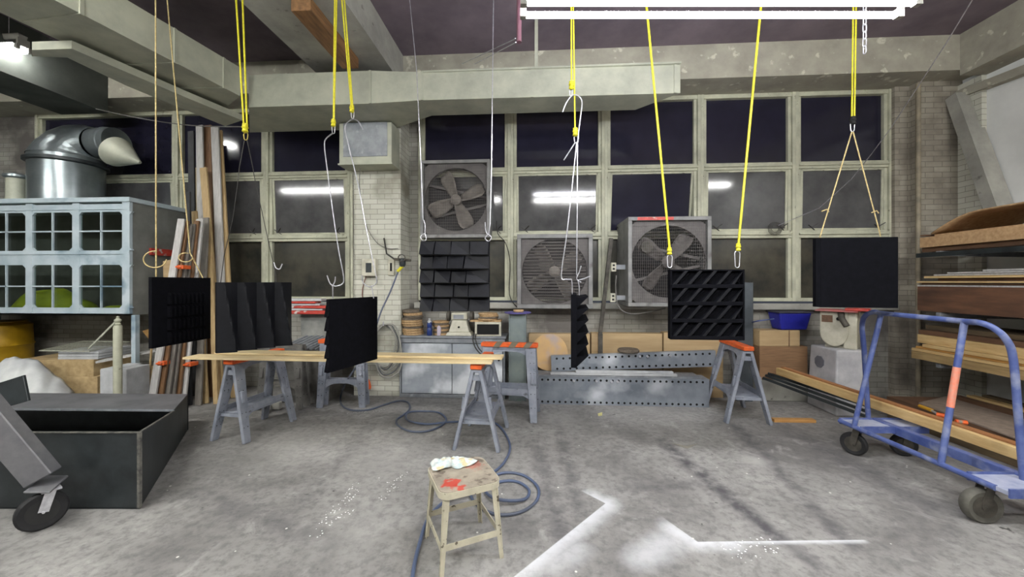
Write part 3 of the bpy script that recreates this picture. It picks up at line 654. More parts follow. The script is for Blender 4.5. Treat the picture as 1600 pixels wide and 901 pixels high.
# pine boards across them
zb = .855
for i, (a, b_, z, lb) in enumerate((((298, 552), (770, 562), zb, 'lower long pine board across two sawhorses, jutting further to the left'), ((345, 548), (786, 556), zb + .026, 'upper long pine board across two sawhorses, jutting further to the right'))):
    A, B_ = PD(a[0], a[1], 4.02 if i == 0 else 4.15), PD(b_[0], b_[1], 3.78 if i == 0 else 3.86); A.z = B_.z = z + .012
    tag(MB().bar(A, B_, .17 if i else .19, .022).make('pine_board', M_pine, bevel=.002), lb, 'board')
# ================================================================== black hanging panels
S = .61
def panel_frame(label, p0, p1, ztop, group='black sample panels hanging on cords'):
    """p0, p1: left and right top corners in plan; local x runs left to right, front is -y"""
    d = Vector((p1.x - p0.x, p1.y - p0.y, 0)); a = math.atan2(d.y, d.x)
    return thing('acoustic_panel', label, 'panel', (p0.x, p0.y, ztop), a, group)
def frame_panel(t, wd=S, hg=S, th=.03, y=0.0):
    return MB().box(0, y, -hg, wd, y + th, 0).make('backing', M_black, t, bevel=.002)
# 1: grid relief
t = panel_frame('black panel with a faint ribbed grid, leftmost of the hanging panels', PD(237, 433, 3.27), PD(319, 433, 3.8), 1.69)
frame_panel(t)
g = MB()
for r in range(4):
    z = -.14 - r * .115
    for c_ in range(9): x = .14 + c_ * .045; g.hexa([(x, 0, z), (x + .035, 0, z), (x + .035, 0, z - .1), (x, 0, z - .1)], [(x, -.028, z - .02), (x + .02, -.028, z - .02), (x + .02, -.028, z - .1), (x, -.028, z - .1)])
g.make('rib_relief', M_black, t)
# 2: folded ridges
t = panel_frame('black panel with four tall folded ridges, second hanging panel from the left', PD(338, 446, 3.3), PD(443, 438, 3.73), 1.645)
frame_panel(t)
def ridges(u, v):
    n = 4; k = u * n; i = min(int(k), n - 1); f = k - i; pk = .25 + .6 * v if i % 1 == 0 else .5
    h = f / pk if f < pk else (1 - f) / (1 - pk)
    return (u * S, -.002 - .085 * h * (.45 + .55 * v), -S * v)
rd = MB().grid(ridges, 32, 16); rd.make('ridge_relief', M_shingle, t)
# 3: plain back with spikes at its left edge
t = panel_frame('plain black panel with a jagged left edge, hanging over the pine boards', PD(514, 467, 3.18), PD(587, 465, 3.73), 1.505)
frame_panel(t)
s = MB()
for k in range(5):
    z = -.05 - k * .115
    s.hexa([(0.0, .03, z), (S, .03, z), (S, .03, z - .1), (0.0, .03, z - .1)], [(-.005, .045, z - .085), (S, .045, z - .085), (S, .045, z - .1), (-.005, .045, z - .1)])
    s.hexa([(0, 0, z - .06), (.02, 0, z - .06), (.02, .02, z - .1), (0, .02, z - .1)], [(-.014, 0, z - .095), (-.01, 0, z - .1), (-.01, .02, z - .1), (-.014, .02, z - .095)])
s.make('spike_relief', M_black, t)
# 4: shingles
t = panel_frame('black panel of overlapping tilted shingles, hanging just below the highest fan', PD(657, 377, 3.33), PD(765, 377, 3.33), 2.0)
frame_panel(t, .60, .605)
rows = ((0, .13, .27, .43, .60), (0, .115, .24, .38, .60), (0, .125, .27, .40, .60), (0, .13, .29, .42, .60), (0, .12, .26, .42, .60))
for r, cuts in enumerate(rows):
    zt, zb_ = -.121 * r, -.121 * (r + 1) + .004; sh = MB()
    for i in range(4):
        xa, xb = cuts[i] + .003, cuts[i + 1] - .003; tl = random.uniform(-.03, .03); sk = random.uniform(-.015, .015); o1 = random.uniform(.04, .075)
        sh.hexa([(xa, 0, zt), (xb, 0, zt), (xb, 0, zb_), (xa, 0, zb_)], [(xa + max(sk, 0), -.006, zt - .004), (xb - .004, -.006, zt - .004), (xb + min(sk, 0), -o1 - tl, zb_ + .002), (xa, -o1 + tl, zb_ + .002)])
    sh.make('shingle_row', M_shingle, t)
    MB().box(-.001, -.012, zb_ - .004, .601, 0, zb_ + .002).make('row_ledge', M_gloss, t)
# 5: edge-on saw tooth
t = panel_frame('black panel with a saw-tooth face hanging edge-on, in the middle over the steel beams', PD(892, 460, 3.2), PD(890 - 2, 460, 3.8), 1.543)
t.rotation_euler = (0, 0, YAW + math.radians(90) - math.radians(8.7))
MB().box(0, -.05, -S, S, 0, 0).make('backing', M_black, t, bevel=.002)
s = MB()
for k in range(6):
    z = -.015 - k * .098
    s.hexa([(0, -.05, z - .012), (0, -.145, z), (0, -.05, z - .094)], [(S, -.05, z - .012), (S, -.145, z), (S, -.05, z - .094)])
s.make('saw_tooth_relief', M_black, t)
# 6: slanted wells
t = panel_frame('black panel with rows of slanted louvred wells, hanging on two yellow cords', PD(1045, 421, 3.4), PD(1156, 420, 3.35), 1.757)
frame_panel(t, .62, S)
for r in range(4):
    z0 = -.012 - r * .15; z1 = z0 - .118; s = MB()
    for k in range(-1, 5):
        xa = .02 + k * .122; sh = .1
        P_ = lambda x, z, y: (min(max(x, .012), .608), y, z)
        # raised bar between wells, and the slanted floor of each well
        a = [P_(xa + sh, z0, 0), P_(xa + sh + .03, z0, 0), P_(xa + .03, z1, 0), P_(xa, z1, 0)]
        b_ = [P_(xa + sh, z0, -.045), P_(xa + sh + .03, z0, -.045), P_(xa + .03, z1, -.045), P_(xa, z1, -.045)]
        if b_[1][0] - b_[3][0] > .03: s.hexa(a, b_)
        a = [P_(xa + sh + .036, z0 - .02, 0), P_(xa + sh + .07, z0 - .02, 0), P_(xa + .085, z1 + .012, 0), P_(xa + .05, z1 + .012, 0)]
        b_ = [P_(xa + sh + .040, z0 - .024, -.038), P_(xa + sh + .050, z0 - .024, -.030), P_(xa + .062, z1 + .02, -.030), P_(xa + .054, z1 + .02, -.038)]
        if k >= 0: s.hexa(a, b_)
    s.make('slanted_well_row', M_shingle, t)
    MB().box(0, -.045, z1 - .032, .62, 0, z1).make('row_bar', M_black, t, bevel=.003)
s = MB().box(0, -.045, -S, .012, 0, 0); s.box(.608, -.045, -S, .62, 0, 0); s.box(0, -.045, -.012, .62, 0, 0); s.make('rim', M_black, t)
# 7: flat
t = panel_frame('smooth flat black panel on a twine bridle, rightmost of the hanging panels', PD(1282, 371, 3.38), PD(1385, 369, 3.3), 2.035)
MB().box(0, 0, -S, .60, .06, 0).make('backing', M_black, t, bevel=.004)
MB().box(-.034, .004, -S + .004, .0, .05, -.004).make('side_edge', M_black, t)
# ================================================================== cords and hooks
def updir(p, q):
    """extend the line p (upper) - q (lower) up to the ceiling"""
    k = (ZC - q.z) / (p.z - q.z); return q + (p - q) * k
def cord(name, label, cat, strands, m, r, group=None, extend=True):
    t = thing(name, label, cat, (0, 0, 0), 0, group)
    for s_ in strands:
        P_ = [Vector(p) for p in s_]
        if extend: P_[0] = updir(P_[0], P_[1])
        MB().tube(P_, r, 6).make('strand', m, t, smooth=True)
    return t
def knot(t, p, m, s=.018, name='knot'):
    k = MB().lathe([(s * .5, -s * 1.6), (s, -s * 1.2), (s * .75, -s * .4), (s * 1.05, .2 * s), (s * .8, s * .9), (s * .9, s * 1.3), (s * .4, s * 1.6)], p, 10); k.make(name, m, t, smooth=True)
def snap(t, p, m, L_=.05, w_=.013, name='snap_link'):
    p = Vector(p); pts = arc(p + Vector((0, 0, -w_)), w_, 0, math.pi, 6) + arc(p + Vector((0, 0, -L_ + w_)), w_ * .8, math.pi, 2 * math.pi, 6)
    MB().tube(pts, .0035, 6, closed=True).make(name, m, t, smooth=True)
# yellow bungee cords
D = 3.42
t = cord('bungee_cord', 'doubled yellow bungee cord with a gold snap, leftmost of the yellow cords', 'cord', [(PD(369, 0, D), PD(381, 196, D)), (PD(379, 0, D), PD(386, 196, D))], M_yel, .0075)
knot(t, PD(383, 200, D), M_yel, .026); snap(t, PD(384, 207, D), mat('gold snap', H(196, 176, 90), H(170, 150, 70), rough=.3, metal=.6), .07, .02)
t = cord('bungee_cord', 'straight yellow cord ending at a long grey wire hook, left of the slanting one', 'cord', [(PD(523, 0, D), PD(521, 188, D)), (PD(526, 0, D), PD(522, 188, D))], M_yel, .0065)
knot(t, PD(521, 192, D), M_yel, .022); snap(t, PD(521, 196, D), M_zinc, .075, .014)
t = cord('bungee_cord', 'slanting yellow cord that holds the shepherd-crook wire hook', 'cord', [(PD(534, 0, D), PD(549, 165, D)), (PD(538, 0, D), PD(551, 165, D))], M_yel, .0065)
knot(t, PD(550, 170, D), M_yel, .022); snap(t, PD(551, 174, D), M_zinc, .065, .013)
D5 = 3.3
t = cord('bungee_cord', 'doubled yellow cord above the edge-on black panel', 'cord', [(PD(892.5, 28, D5), PD(893, 128, D5)), (PD(896, 35, D5 + .03), PD(898.5, 200, D5 + .03))], M_yel, .0065)
knot(t, PD(893, 133, D5), M_yel, .024); snap(t, PD(892, 138, D5), M_zinc, .065, .012); knot(t, PD(899, 206, D5 + .03), M_yel, .024, 'lower_knot'); snap(t, PD(900, 212, D5 + .03), M_zinc, .065, .016, 'lower_snap_link')
t = cord('bungee_cord', 'yellow cord slanting down to the left corner of the louvred black panel', 'cord', [(PD(1012, 30, D), PD(1046, 386, D))], M_yel, .0095)
knot(t, PD(1046, 392, D), M_yel, .022); snap(t, PD(1046.5, 398, D), M_zinc, .118, .022)
t = cord('bungee_cord', 'yellow cord slanting down to the right corner of the louvred black panel', 'cord', [(PD(1187, 30, D - .05), PD(1154, 380, D - .05))], M_yel, .0095)
knot(t, PD(1153.5, 386, D - .05), M_yel, .022); snap(t, PD(1152, 392, D - .05), M_zinc, .15, .022)
t = cord('bungee_cord', 'doubled yellow cord with a black toggle above the flat black panel', 'cord', [(PD(1333, 28, D), PD(1331, 184, D)), (PD(1337.5, 28, D), PD(1335, 184, D))], M_yel, .0065)
knot(t, PD(1332.5, 188, D), M_dark, .024, 'toggle'); snap(t, PD(1332, 192, D), M_zinc, .08, .018)
# twine
t = cord('twine', 'jute twine looping at its foot, the left one over the ribbed panel', 'twine', [(PD(243, 0, 3.3), PD(244, 432, 3.3))], M_twine, .0055)
lp = [PD(244 + 18 * math.cos(a) - 2, 405 + 13 * math.sin(a), 3.29) for a in [i * math.pi / 9 - 1.4 - math.pi / 4 * 0 for i in range(0, -15, -1)]]
MB().tube(lp, .005, 6).make('loop', M_twine, t, smooth=True)
t = cord('twine', 'jute twine slanting past the timber stack to the far corner of the ribbed panel', 'twine', [(PD(264, 30, 3.75), PD(297, 395, 3.75), PD(317, 434, 3.77))], M_twine, .0055)
MB().tube([PD(290 + 11 * math.cos(a), 402 + 7 * math.sin(a), 3.74) for a in [i * math.pi / 8 for i in range(14)]], .005, 6).make('loop', M_twine, t, smooth=True)

t = thing('twine', 'twine bridle spreading from the black toggle to the corners of the flat panel', 'twine')
for a, b_ in (((1331, 206), (1281, 371)), ((1333, 206), (1376, 369))): MB().tube([PD(*a, 3.42), PD(*b_, 3.4)], .005, 6).make('strand', M_twine, t, smooth=True)
for a in ((1290, 329), (1368, 331)): MB().tube([PD(a[0] - 6, a[1] + 1, 3.4), PD(a[0] + 2, a[1] - 2, 3.4), PD(a[0] + 5, a[1] + 2, 3.4)], .005, 6).make('knot_tail', M_twine, t, smooth=True)
t = thing('wire_bridle', 'thin dark wire bridle under the gold snap, holding the ridged panel', 'wire')
for P_ in ([(382, 219), (374, 262), (371, 290), (364, 340), (350, 400), (344, 447)], [(386, 219), (395, 262), (400, 290), (407, 320), (420, 380), (430, 425), (431, 440)]):
    MB().tube([PD(x, y, 3.42 if i < 4 else 3.45) for i, (x, y) in enumerate(P_)], .0032, 5).make('strand', M_bwire, t, smooth=True)
MB().tube(smooth_path([PD(x, y, 3.6) for x, y in ((441, 412), (437, 420), (431, 418), (428, 410))], 4), .005, 6).make('end_hook', M_zinc, t, smooth=True)
def hook(label, segs, d, r=.005, m=M_wire, group=None):
    t = thing('wire_hook', label, 'hook', (0, 0, 0), 0, group)
    for n_, pts in segs: MB().tube(smooth_path([PD(p[0], p[1], p[2] if len(p) > 2 else d) for p in pts], 4), r, 8).make(n_, m, t, smooth=True)
    return t
hook('long grey wire hook with a forked foot, over the left corner of the jagged panel', (('shaft', ((512, 214), (520, 208), (510, 216), (507, 227), (511, 262), (520, 330), (529, 390), (537, 433), (534, 444), (524, 447))), ('prong', ((524, 447), (516, 443), (511, 430))), ('prong', ((519, 447), (523, 440), (524, 432))), ('foot', ((520, 447), (520, 458), (520, 466)))), 3.4)
hook('blue-grey crook wire hook over the right corner of the jagged panel', (('crook', ((567, 202), (561, 191), (553, 186), (543, 191), (539, 200), (543, 218), (549, 245))), ('shaft', ((549, 245), (560, 290), (570, 345), (580, 395), (588, 433), (587, 443), (577, 448), (567, 441), (566, 430))), ('foot', ((580, 446), (582, 455), (584, 466)))), 3.45, m=M_wire)
cord('steel_wire', 'grey wire down to the left corner of the shingled panel', 'wire', [(PD(640, 0, 3.36), PD(651, 110, 3.36), PD(658, 260, 3.36), PD(661, 342, 3.36))], M_wire, .0035)
cord('steel_wire', 'bright straight wire down to the right corner of the shingled panel', 'wire', [(PD(771, 0, 3.36), PD(768, 260, 3.36), PD(766, 350, 3.36))], M_wire, .0045)
hook('small bright wire loop over the left corner of the shingled panel', (('shaft', ((661, 342), (664, 350), (664, 366))), ('loop', ((664, 364), (657, 370), (661, 376), (666, 374), (664, 365)))), 3.36)
hook('small bright wire crook over the right corner of the shingled panel', (('shaft', ((758, 347), (759, 360), (763, 366), (766, 350))), ('loop', ((763, 366), (758, 372), (763, 377), (768, 371), (763, 366)))), 3.36)
hook('white wire crook hanging from the upper knot over the edge-on panel', (('crook', ((879, 175), (884, 162), (893, 150), (902, 149), (909, 157), (908, 175), (904, 205))), ('shaft', ((904, 205), (903, 222)))), 3.3)
hook('bent wire hanger spreading down to the left above the edge-on panel', (('tail', ((881, 250), (890, 236), (899, 222))), ('shaft', ((901, 222), (893, 300), (885, 370), (877, 430), (885, 436), (893, 436))), ('foot', ((893, 436), (894, 446), (894, 462)))), 3.3)
hook('straight wire hanger with a twisted foot above the edge-on panel', (('shaft', ((902, 222), (902, 300), (901, 430))), ('twist', ((908, 415), (905, 425), (901, 435), (908, 441))), ('arm', ((905, 437), (913, 435), (922, 431))), ('foot', ((903, 437), (905, 448), (905, 461)))), 3.3)
# ================================================================== left: silver hood, timber, boxes
DH = 5.05
M_hood = mat('silver blue hood paint', H(186, 198, 204), H(160, 176, 184), scale=3, rough=.45, metal=.05, c3=H(104, 128, 144), s3=1.8, t3=(.58, .68))
M_hoodside = mat('grey hood side sheet', H(120, 122, 118), H(104, 106, 102), scale=5, rough=.6)
hx1 = PD(203, 400, DH).x; hy = PD(203, 400, DH).y
def HP(px, py): return PY(px, py, hy)
zt, zb = HP(203, 308).z, HP(203, 490).z
hx0 = hx1 - 3.3
t = thing('paint_hood', 'big silver paint hood with two rows of small-paned windows, raised on legs', 'hood', (0, 0, 0))
hb = YW - .17
MB().box(hx1 - .012, hy + .02, zb, hx1, hb, zt - .06).make('side_sheet', M_hoodside, t)
MB().box(hx0, hy + .02, zb, hx0 + .012, hb, zt - .06).make('side_sheet', M_hoodside, t)
MB().box(hx0, hb, zb, hx1, hb + .012, zt).make('back_sheet', M_hoodside, t)
MB().box(hx0 - .02, hy - .03, zt - .06, hx1 + .02, hb + .02, zt).make('top_sheet', M_hood, t, bevel=.004)
MB().box(hx0, hy, zb - .02, hx1, hb, zb).make('bottom_sheet', M_hoodside, t)
fr = MB()
cols = [HP(p, 400).x for p in (46, 119, 197)]; step = cols[1] - cols[0]
rows = [(HP(0, 333).z, HP(0, 392).z), (HP(0, 414).z, HP(0, 480).z)]
posts = [cols[1] - step * k for k in range(-1, 5)]; posts[0] = hx1 - .05
fr.box(hx1 - .1, hy - .01, zb, hx1 + .005, hy + .03, zt - .06); fr.box(hx0, hy - .01, zb, hx0 + .1, hy + .03, zt - .06)
fr.box(hx0, hy, zb - .02, hx1, hy + .03, rows[1][1]); fr.box(hx0, hy, rows[0][0], hx1, hy + .03, zt - .085); fr.box(hx0, hy, rows[1][0], hx1, hy + .03, rows[0][1])
fr.box(hx0, hy - .014, rows[0][1] - .05, hx1, hy + .01, rows[0][1] - .02); fr.box(hx0, hy - .014, rows[0][0] + .03, hx1, hy + .0, rows[0][0] + .05)
for i, x in enumerate(posts[1:]):
    fr.box(x - .05, hy - .006, zb, x + .05, hy + .03, zt - .07)
for (z1, z0) in rows:                                   # chamfered corners of the sashes
    for x in posts:
        for s in (-1, 1):
            e_ = x + s * .05
            for z, v in ((z0, 1), (z1, -1)):
                fr.hexa([(e_, hy - .008, z), (e_ + s * .04, hy - .008, z), (e_, hy - .008, z + v * .04)], [(e_, hy + .02, z), (e_ + s * .04, hy + .02, z), (e_, hy + .02, z + v * .04)])
fr.make('front_frame', M_hood, t)
M_hglass = glass('hood glass', (.78, .82, .8, 1), .06)
for i in range(len(posts) - 1):
    xa, xb = posts[i + 1] + .05, posts[i] - .05
    for (z1, z0) in rows:
        s = MB(); s.box((xa + xb) / 2 - .009, hy - .006, z0, (xa + xb) / 2 + .009, hy + .012, z1); s.box(xa, hy - .006, (z0 + z1) / 2 - .009, xb, hy + .012, (z0 + z1) / 2 + .009)
        so = s.make('window_sash', M_hood, t)
        MB().box(xa, hy + .014, z0, xb, hy + .018, z1).make('pane', M_hglass, so)
for x, y in ((PD(207, 500, DH).x, hy + .04), (hx0 + .05, hy + .04), (hx1 - .03, hb - .05), (hx0 + .05, hb - .05)):
    MB().box(x - .03, y - .03, 0, x + .03, y + .03, zb - .02).make('leg', M_hood, t, bevel=.003)
MB().box(hx1, hy + .25, HP(0, 397).z, hx1 + .035, hy + .75, HP(0, 386).z).make('warning_plate', M_red, t)
# inside the hood: lime plastic and dirty sheet
M_lime = mat('lime plastic', H(176, 186, 40), H(140, 156, 34), scale=5, rough=.5)
def lump(cx, cy, z, lx, ly, hh, ph=0):
    def f(u, v):
        a = u * 2 * math.pi; e = 1 - v ** 3
        return (cx + lx * v * math.cos(a) * (1 + .06 * math.sin(3 * a + ph)), cy + ly * v * math.sin(a), z + hh * e * (.82 + .18 * math.sin(2.2 * v * 3 + a + ph)))
    return f
p = HP(22, 480)
tag(MB().grid(lump(p.x, hy + .42, zb + .003, .6, .33, .33), 28, 10).make('plastic_cushion', M_lime, smooth=True), 'lime green plastic cushion inside the lower windows of the silver hood', 'cushion')
p = HP(160, 480)
tag(MB().grid(lump(p.x - .12, hy + .35, zb + .003, .40, .26, .09, 2), 28, 10).make('plastic_sheet', M_lime, smooth=True), 'flat lime plastic sheet lying inside the hood beside the cushion', 'sheet')
tag(MB().grid(lump(p.x - .15, hy + .74, zb + .003, .42, .1, .24, 4), 28, 10).make('crumpled_sheet', mat('dusty clear sheet', H(140, 138, 140), H(104, 102, 104), scale=8, rough=.6), smooth=True), 'crumpled grey sheet lying at the back inside the hood', 'sheet')
# extraction drum with elbow on the hood
t = thing('exhaust_elbow', 'fat galvanised exhaust duct with a segmented elbow on top of the silver hood', 'duct', (0, 0, 0))
M_bright = mat('bright galvanised', H(140, 148, 150), H(112, 120, 124), scale=2.5, rough=.28, metal=.7)
R_ = .40; c = PY(107, 300, hy + .5); c = Vector((c.x, hb - R_ - .02, zt))
zf = EYE + (440 - 252) / 600 * (c.y / .93); zf = min(zf, zt + .58)
MB().lathe([(R_ * .97, 0), (R_ * .97, zf - zt)], c, 40).make('drum', M_bright, t, smooth=True)
MB().lathe([(R_ * 1.0, 0), (R_ * 1.08, .012), (R_ * 1.08, .05), (R_ * 1.0, .062)], Vector((c.x, c.y, zf)), 40).make('flange', M_dsteel, t, smooth=True)
# gored elbow tapering as it turns to the right about its inner corner
el = MB(); rings = []; ng = 5; n = 36; z0_ = zf + .06
PV = Vector((c.x + R_ + .02, c.y, z0_ + .05))
MB().lathe([(R_ * .98, 0), (R_ * .98, .05)], Vector((c.x, c.y, z0_)), 40).make('collar', M_bright, t, smooth=True)
for k in range(ng + 1):
    a = math.pi - k * (math.pi / 2) / ng; D_ = 2 * R_ * (1 - .46 * k / ng); g0 = .02
    u_ = Vector((math.cos(a), .10 * k / ng, math.sin(a))); ctr = PV + u_ * (g0 + D_ / 2)
    rings.append([el.bm.verts.new(ctr + u_ * D_ / 2 * math.cos(2 * math.pi * j / n) + Vector((0, 1, 0)) * D_ / 2 * math.sin(2 * math.pi * j / n)) for j in range(n)])
for A, B_ in zip(rings, rings[1:]):
    for j in range(n): el.bm.faces.new((A[j], A[(j + 1) % n], B_[(j + 1) % n], B_[j]))
el.make('gored_elbow', M_bright, t)
MR = Matrix.Rotation(math.radians(90), 4, 'Y'); re_ = R_ * .54
e0 = PV + Vector((0, .05, .02 + re_))
MB().lathe([(re_, 0), (re_, .16), (re_ * 1.05, .17), (re_ * 1.05, .2), (re_, .21), (re_, .3)], e0, 30, MR).make('outlet_pipe', M_bright, t, smooth=True)
MB().lathe([(re_, .3), (re_ * .98, .34), (.02, .72)], e0, 30, Matrix.Rotation(math.radians(24), 4, 'Y') @ MR).make('end_cone', M_galv, t, smooth=True)
t = thing('vent_stack', 'small dull round vent stack with a cap, left of the fat exhaust duct', 'duct', (0, 0, 0))
q = PY(26, 300, hy + .25)
MB().lathe([(.10, 0), (.10, .34)], (q.x, q.y, zt), 20).make('pipe', M_galv, t, smooth=True)
MB().lathe([(.10, 0), (.13, .02), (.13, .05), (.06, .08)], (q.x, q.y, zt + .34), 20).make('cap', M_bright, t, smooth=True)
# under the hood
M_yell = mat('yellow plastic drum', H(176, 138, 20), H(150, 116, 16), scale=4, rough=.45)
t = thing('yellow_barrel', 'big yellow barrel under the left end of the hood', 'barrel', tuple(PZ(-22, 614, .0)))
MB().lathe([(.30, 0), (.36, .03), (.37, .3), (.385, .32), (.37, .34), (.37, .68), (.385, .70), (.37, .72), (.36, 1.0), (.3, 1.04)], (0, .1, 0), 36).make('barrel_body', M_yell, t, smooth=True)
MB().lathe([(.31, 0), (.31, .012)], (0, .1, 1.04), 30).make('lid', M_yell, t, smooth=True)
def boxat(name, label, cat, pxa, pya, pxb, pyb, d, depth, m, ang=0, group=None, bevel=.004, parts=None, zmin=None):
    """box whose front face spans pixels (pxa,pya)-(pxb,pyb) at depth d"""
    a, b_ = PD(pxa, pya, d), PD(pxb, pyb, d); wd = (b_ - a).length if False else math.hypot(b_.x - a.x, b_.y - a.y)
    z1, z0 = a.z, max(b_.z, 0) if zmin is None else zmin
    t = thing(name, label, cat, (a.x, a.y, z0), math.atan2(b_.y - a.y, b_.x - a.x) + math.radians(ang), group)
    MB().box(0, 0, 0, wd, depth, z1 - z0).make('body', m, t, bevel=bevel)
    return t, wd, z1 - z0
dS = 5.12
t, w1, h1 = boxat('foam_block', 'long tan foam block, lower of the two stacked under the hood', 'foam block', 60, 588, 152, 640, dS, .5, M_foam)
z_ = PD(0, 588, dS).z
t, w1, h1 = boxat('foam_block', 'long tan foam block, upper of the two stacked under the hood', 'foam block', 24, 562, 146, 588, dS, .55, M_foam, zmin=z_)
zs = PD(0, 562, dS).z
for i in range(3):
    a = PD(90, 0, dS + .02); b_ = PD(153, 0, dS + .02)
    o = tag(MB().box(0, 0, .002, (b_ - a).length, .45, .036).make('louvre_shutter', M_white, bevel=.003), ('lowest', 'middle', 'topmost')[i] + ' white slatted shutter in the small stack on the foam blocks', 'shutter'); o.location = (a.x + i * .004, a.y, zs + i * .038); o.rotation_euler = (0, 0, YAW)
# lattice racks lying over them
t = thing('wire_rack', 'dusty metal wire rack lying slanted on the white panels under the hood', 'rack', (0, 0, 0))
a = PD(62, 535, dS - .03); b_ = PD(140, 542, dS - .03); c_ = Vector((.0, .5, 0)); z0 = zs + .118
a.z = z0 + .01; b_.z = z0
MB().tube([a, b_, b_ + c_ + Vector((0, 0, .05)), a + c_ + Vector((0, 0, .05))], .008, 6, closed=True).make('rim', M_galv, t)
wg = MB()
for k in range(1, 10): wg.tube([a.lerp(b_, k / 10), a.lerp(b_, k / 10) + c_ + Vector((0, 0, .05))], .004, 5)
wg.make('wires', M_galv, t)['kind'] = 'stuff'
tag(MB().bar(PD(138, 545, dS - .05), PD(186, 497, dS + .12), .05, .02).make('metal_strip', M_galv, bevel=.002), 'narrow metal strip leaning up from the wire rack to the newel post', 'strip')
t = thing('newel_post', 'pale green turned newel post standing under the hood next to the silver leg', 'post', tuple(PD(184, 620, 4.55)[:2]) + (0,))
zp_ = lambda y: PD(184, y, 4.55).z
MB().lathe([(.042, 0), (.042, zp_(510)), (.036, zp_(508))], (0, 0, 0), 12).make('shaft', M_cream, t, smooth=True)
MB().lathe([(.036, zp_(511)), (.02, zp_(509)), (.03, zp_(506)), (.018, zp_(504)), (.034, zp_(501)), (.032, zp_(499)), (.012, zp_(497)), (.016, zp_(495)), (.004, zp_(493.5))], (0, 0, 0), 14).make('finial', M_cream, t, smooth=True)
t, w1, h1 = boxat('white_carton', 'scuffed white carton standing under the plank beside the newel post', 'box', 156, 577, 198, 640, 4.68, .3, M_white)
MB().box(.005, .005, h1, w1 * .55, .34, h1 + .006).make('flap', M_white, t)
t, w1, h1 = boxat('wooden_crate', 'tan wooden crate standing behind the silver leg of the hood', 'crate', 212, 576, 246, 640, 5.2, .3, M_cardb)
a, b_ = PD(144, 566, 4.98), PD(238, 548, 5.2); 
tag(MB().bar(a + Vector((0, .1, 0)), b_ + Vector((0, .1, 0)), .22, .028).make('loose_plank', M_whitez), 'pale loose plank lying slanted over the white carton', 'plank')
def cl(u, v):
    p = PD(-34 + 112 * u, 600, 4.4 + v * .3); top = 1 - max(0, u - .35) ** 1.3 * 1.25
    return (p.x, p.y + .25 * v, .05 + (.62 * top) * (1 - (1 - v) ** 2.2) + .012 * math.sin(u * 17 + v * 6) + .006 * math.sin(u * 37 + 3 * v))
tag(MB().grid(cl, 40, 12).make('white_dust_sheet', mat('white cloth', H(206, 208, 206), H(178, 180, 182), scale=3, rough=.9), smooth=True, solid=.004), 'white creased dust sheet bundled behind the steel bin', 'cloth')
t = thing('corn_broom', 'old corn broom standing head-up beside the crate', 'broom', (0, 0, 0))
MB().tube([PD(230, 625, 5.02), PD(238, 530, 5.1)], .012, 8).make('handle', M_pinez, t, smooth=True)
a = PD(238, 532, 5.1); MB().hexa([a + Vector((-.02, -.01, 0)), a + Vector((.02, -.01, 0)), a + Vector((.02, .02, 0)), a + Vector((-.02, .02, 0))], [a + Vector((-.12, -.02, .13)), a + Vector((.0, -.02, .17)), a + Vector((.0, .03, .17)), a + Vector((-.12, .03, .13))]).make('bristles', mat('broom straw', H(150, 116, 64), H(120, 90, 50), scale=40, rough=.9), t)
# leaning timber: (top px, top py, base px, base py, width px, depth, material, label)
LT = [
 (312, 196, 318, 640, 9, 5.45, M_whitez, 'tall narrow white board leaning by the window, leftmost of the tall boards'),
 (324, 196, 333, 640, 11, 5.5, M_brownz, 'tall dark brown board leaning between two white ones by the window'),
 (336, 198, 352, 640, 10, 5.42, M_whitez, 'tall white board with brown patches leaning by the window'),
 (343, 204, 366, 635, 7, 5.46, M_pinez, 'tall pine batten, rightmost of the tall leaning boards'),
 (318, 262, 346, 640, 9, 5.3, M_pinez, 'pine board with its top below the tall ones, leaning in front of the brown board'),
 (299, 205, 303, 640, 8, 5.55, M_darkz, 'tall dark board leaning just left of the tall white one'),
 (304, 330, 322, 640, 7, 5.2, M_pinez, 'thin pine board of middling height leaning in the timber stack'),
 (327, 360, 338, 640, 6, 5.18, M_pinez, 'short thin pine strip leaning low in the timber stack'),
 (284, 342, 234, 622, 9, 4.78, M_whitez, 'white-edged board with an orange clamp, leftmost slanted board of the low stack'),
 (291, 345, 247, 622, 7, 4.82, M_brownz, 'slanted reddish brown board next to the white-edged one'),
 (297, 352, 258, 622, 7, 4.86, M_greyz, 'slanted weathered board, between the two brown slanted boards'),
 (302, 350, 267, 622, 6, 4.90, M_greyz, 'narrow weathered board slanted before the ribbed panel shadow'),
 (308, 345, 276, 622, 6, 4.94, M_brownz, 'second reddish brown slanted board in the low stack'),
 (313, 342, 284, 622, 9, 4.98, M_whitez, 'wide whitewashed slanted board in the low stack'),
 (294, 300, 296, 634, 6, 5.12, M_darkz, 'thin black bar clamp standing upright in the timber stack'),
 (262, 407, 268, 622, 11, 5.1, M_cardb, 'short tan plywood offcut behind the ribbed panel'),
 (330, 232, 342, 640, 11, 5.62, M_pinez, 'wide tan board deep in the timber stack, nearest the window glass'),
 (307, 262, 309, 640, 9, 5.64, M_pinez, 'tan board deep in the timber stack beside the dark board'),
 (322, 340, 310, 630, 8, 5.12, M_greyz, 'upright weathered board right of the whitewashed one'),
]
for tx, ty, bx, by, wp, d, m, lb in LT:
    a = PD(bx, by, d); a.z = 0.0; b_ = PD(tx, ty, d + .3); b_.y = min(b_.y, YW - .06)
    wd = wp / 600 * d * 1.3
    tag(MB().bar(a + Vector((0, 0, .004)), b_, wd, .026, up=(0, 1, 0)).make('leaning_board', m, bevel=.002), lb, 'board')
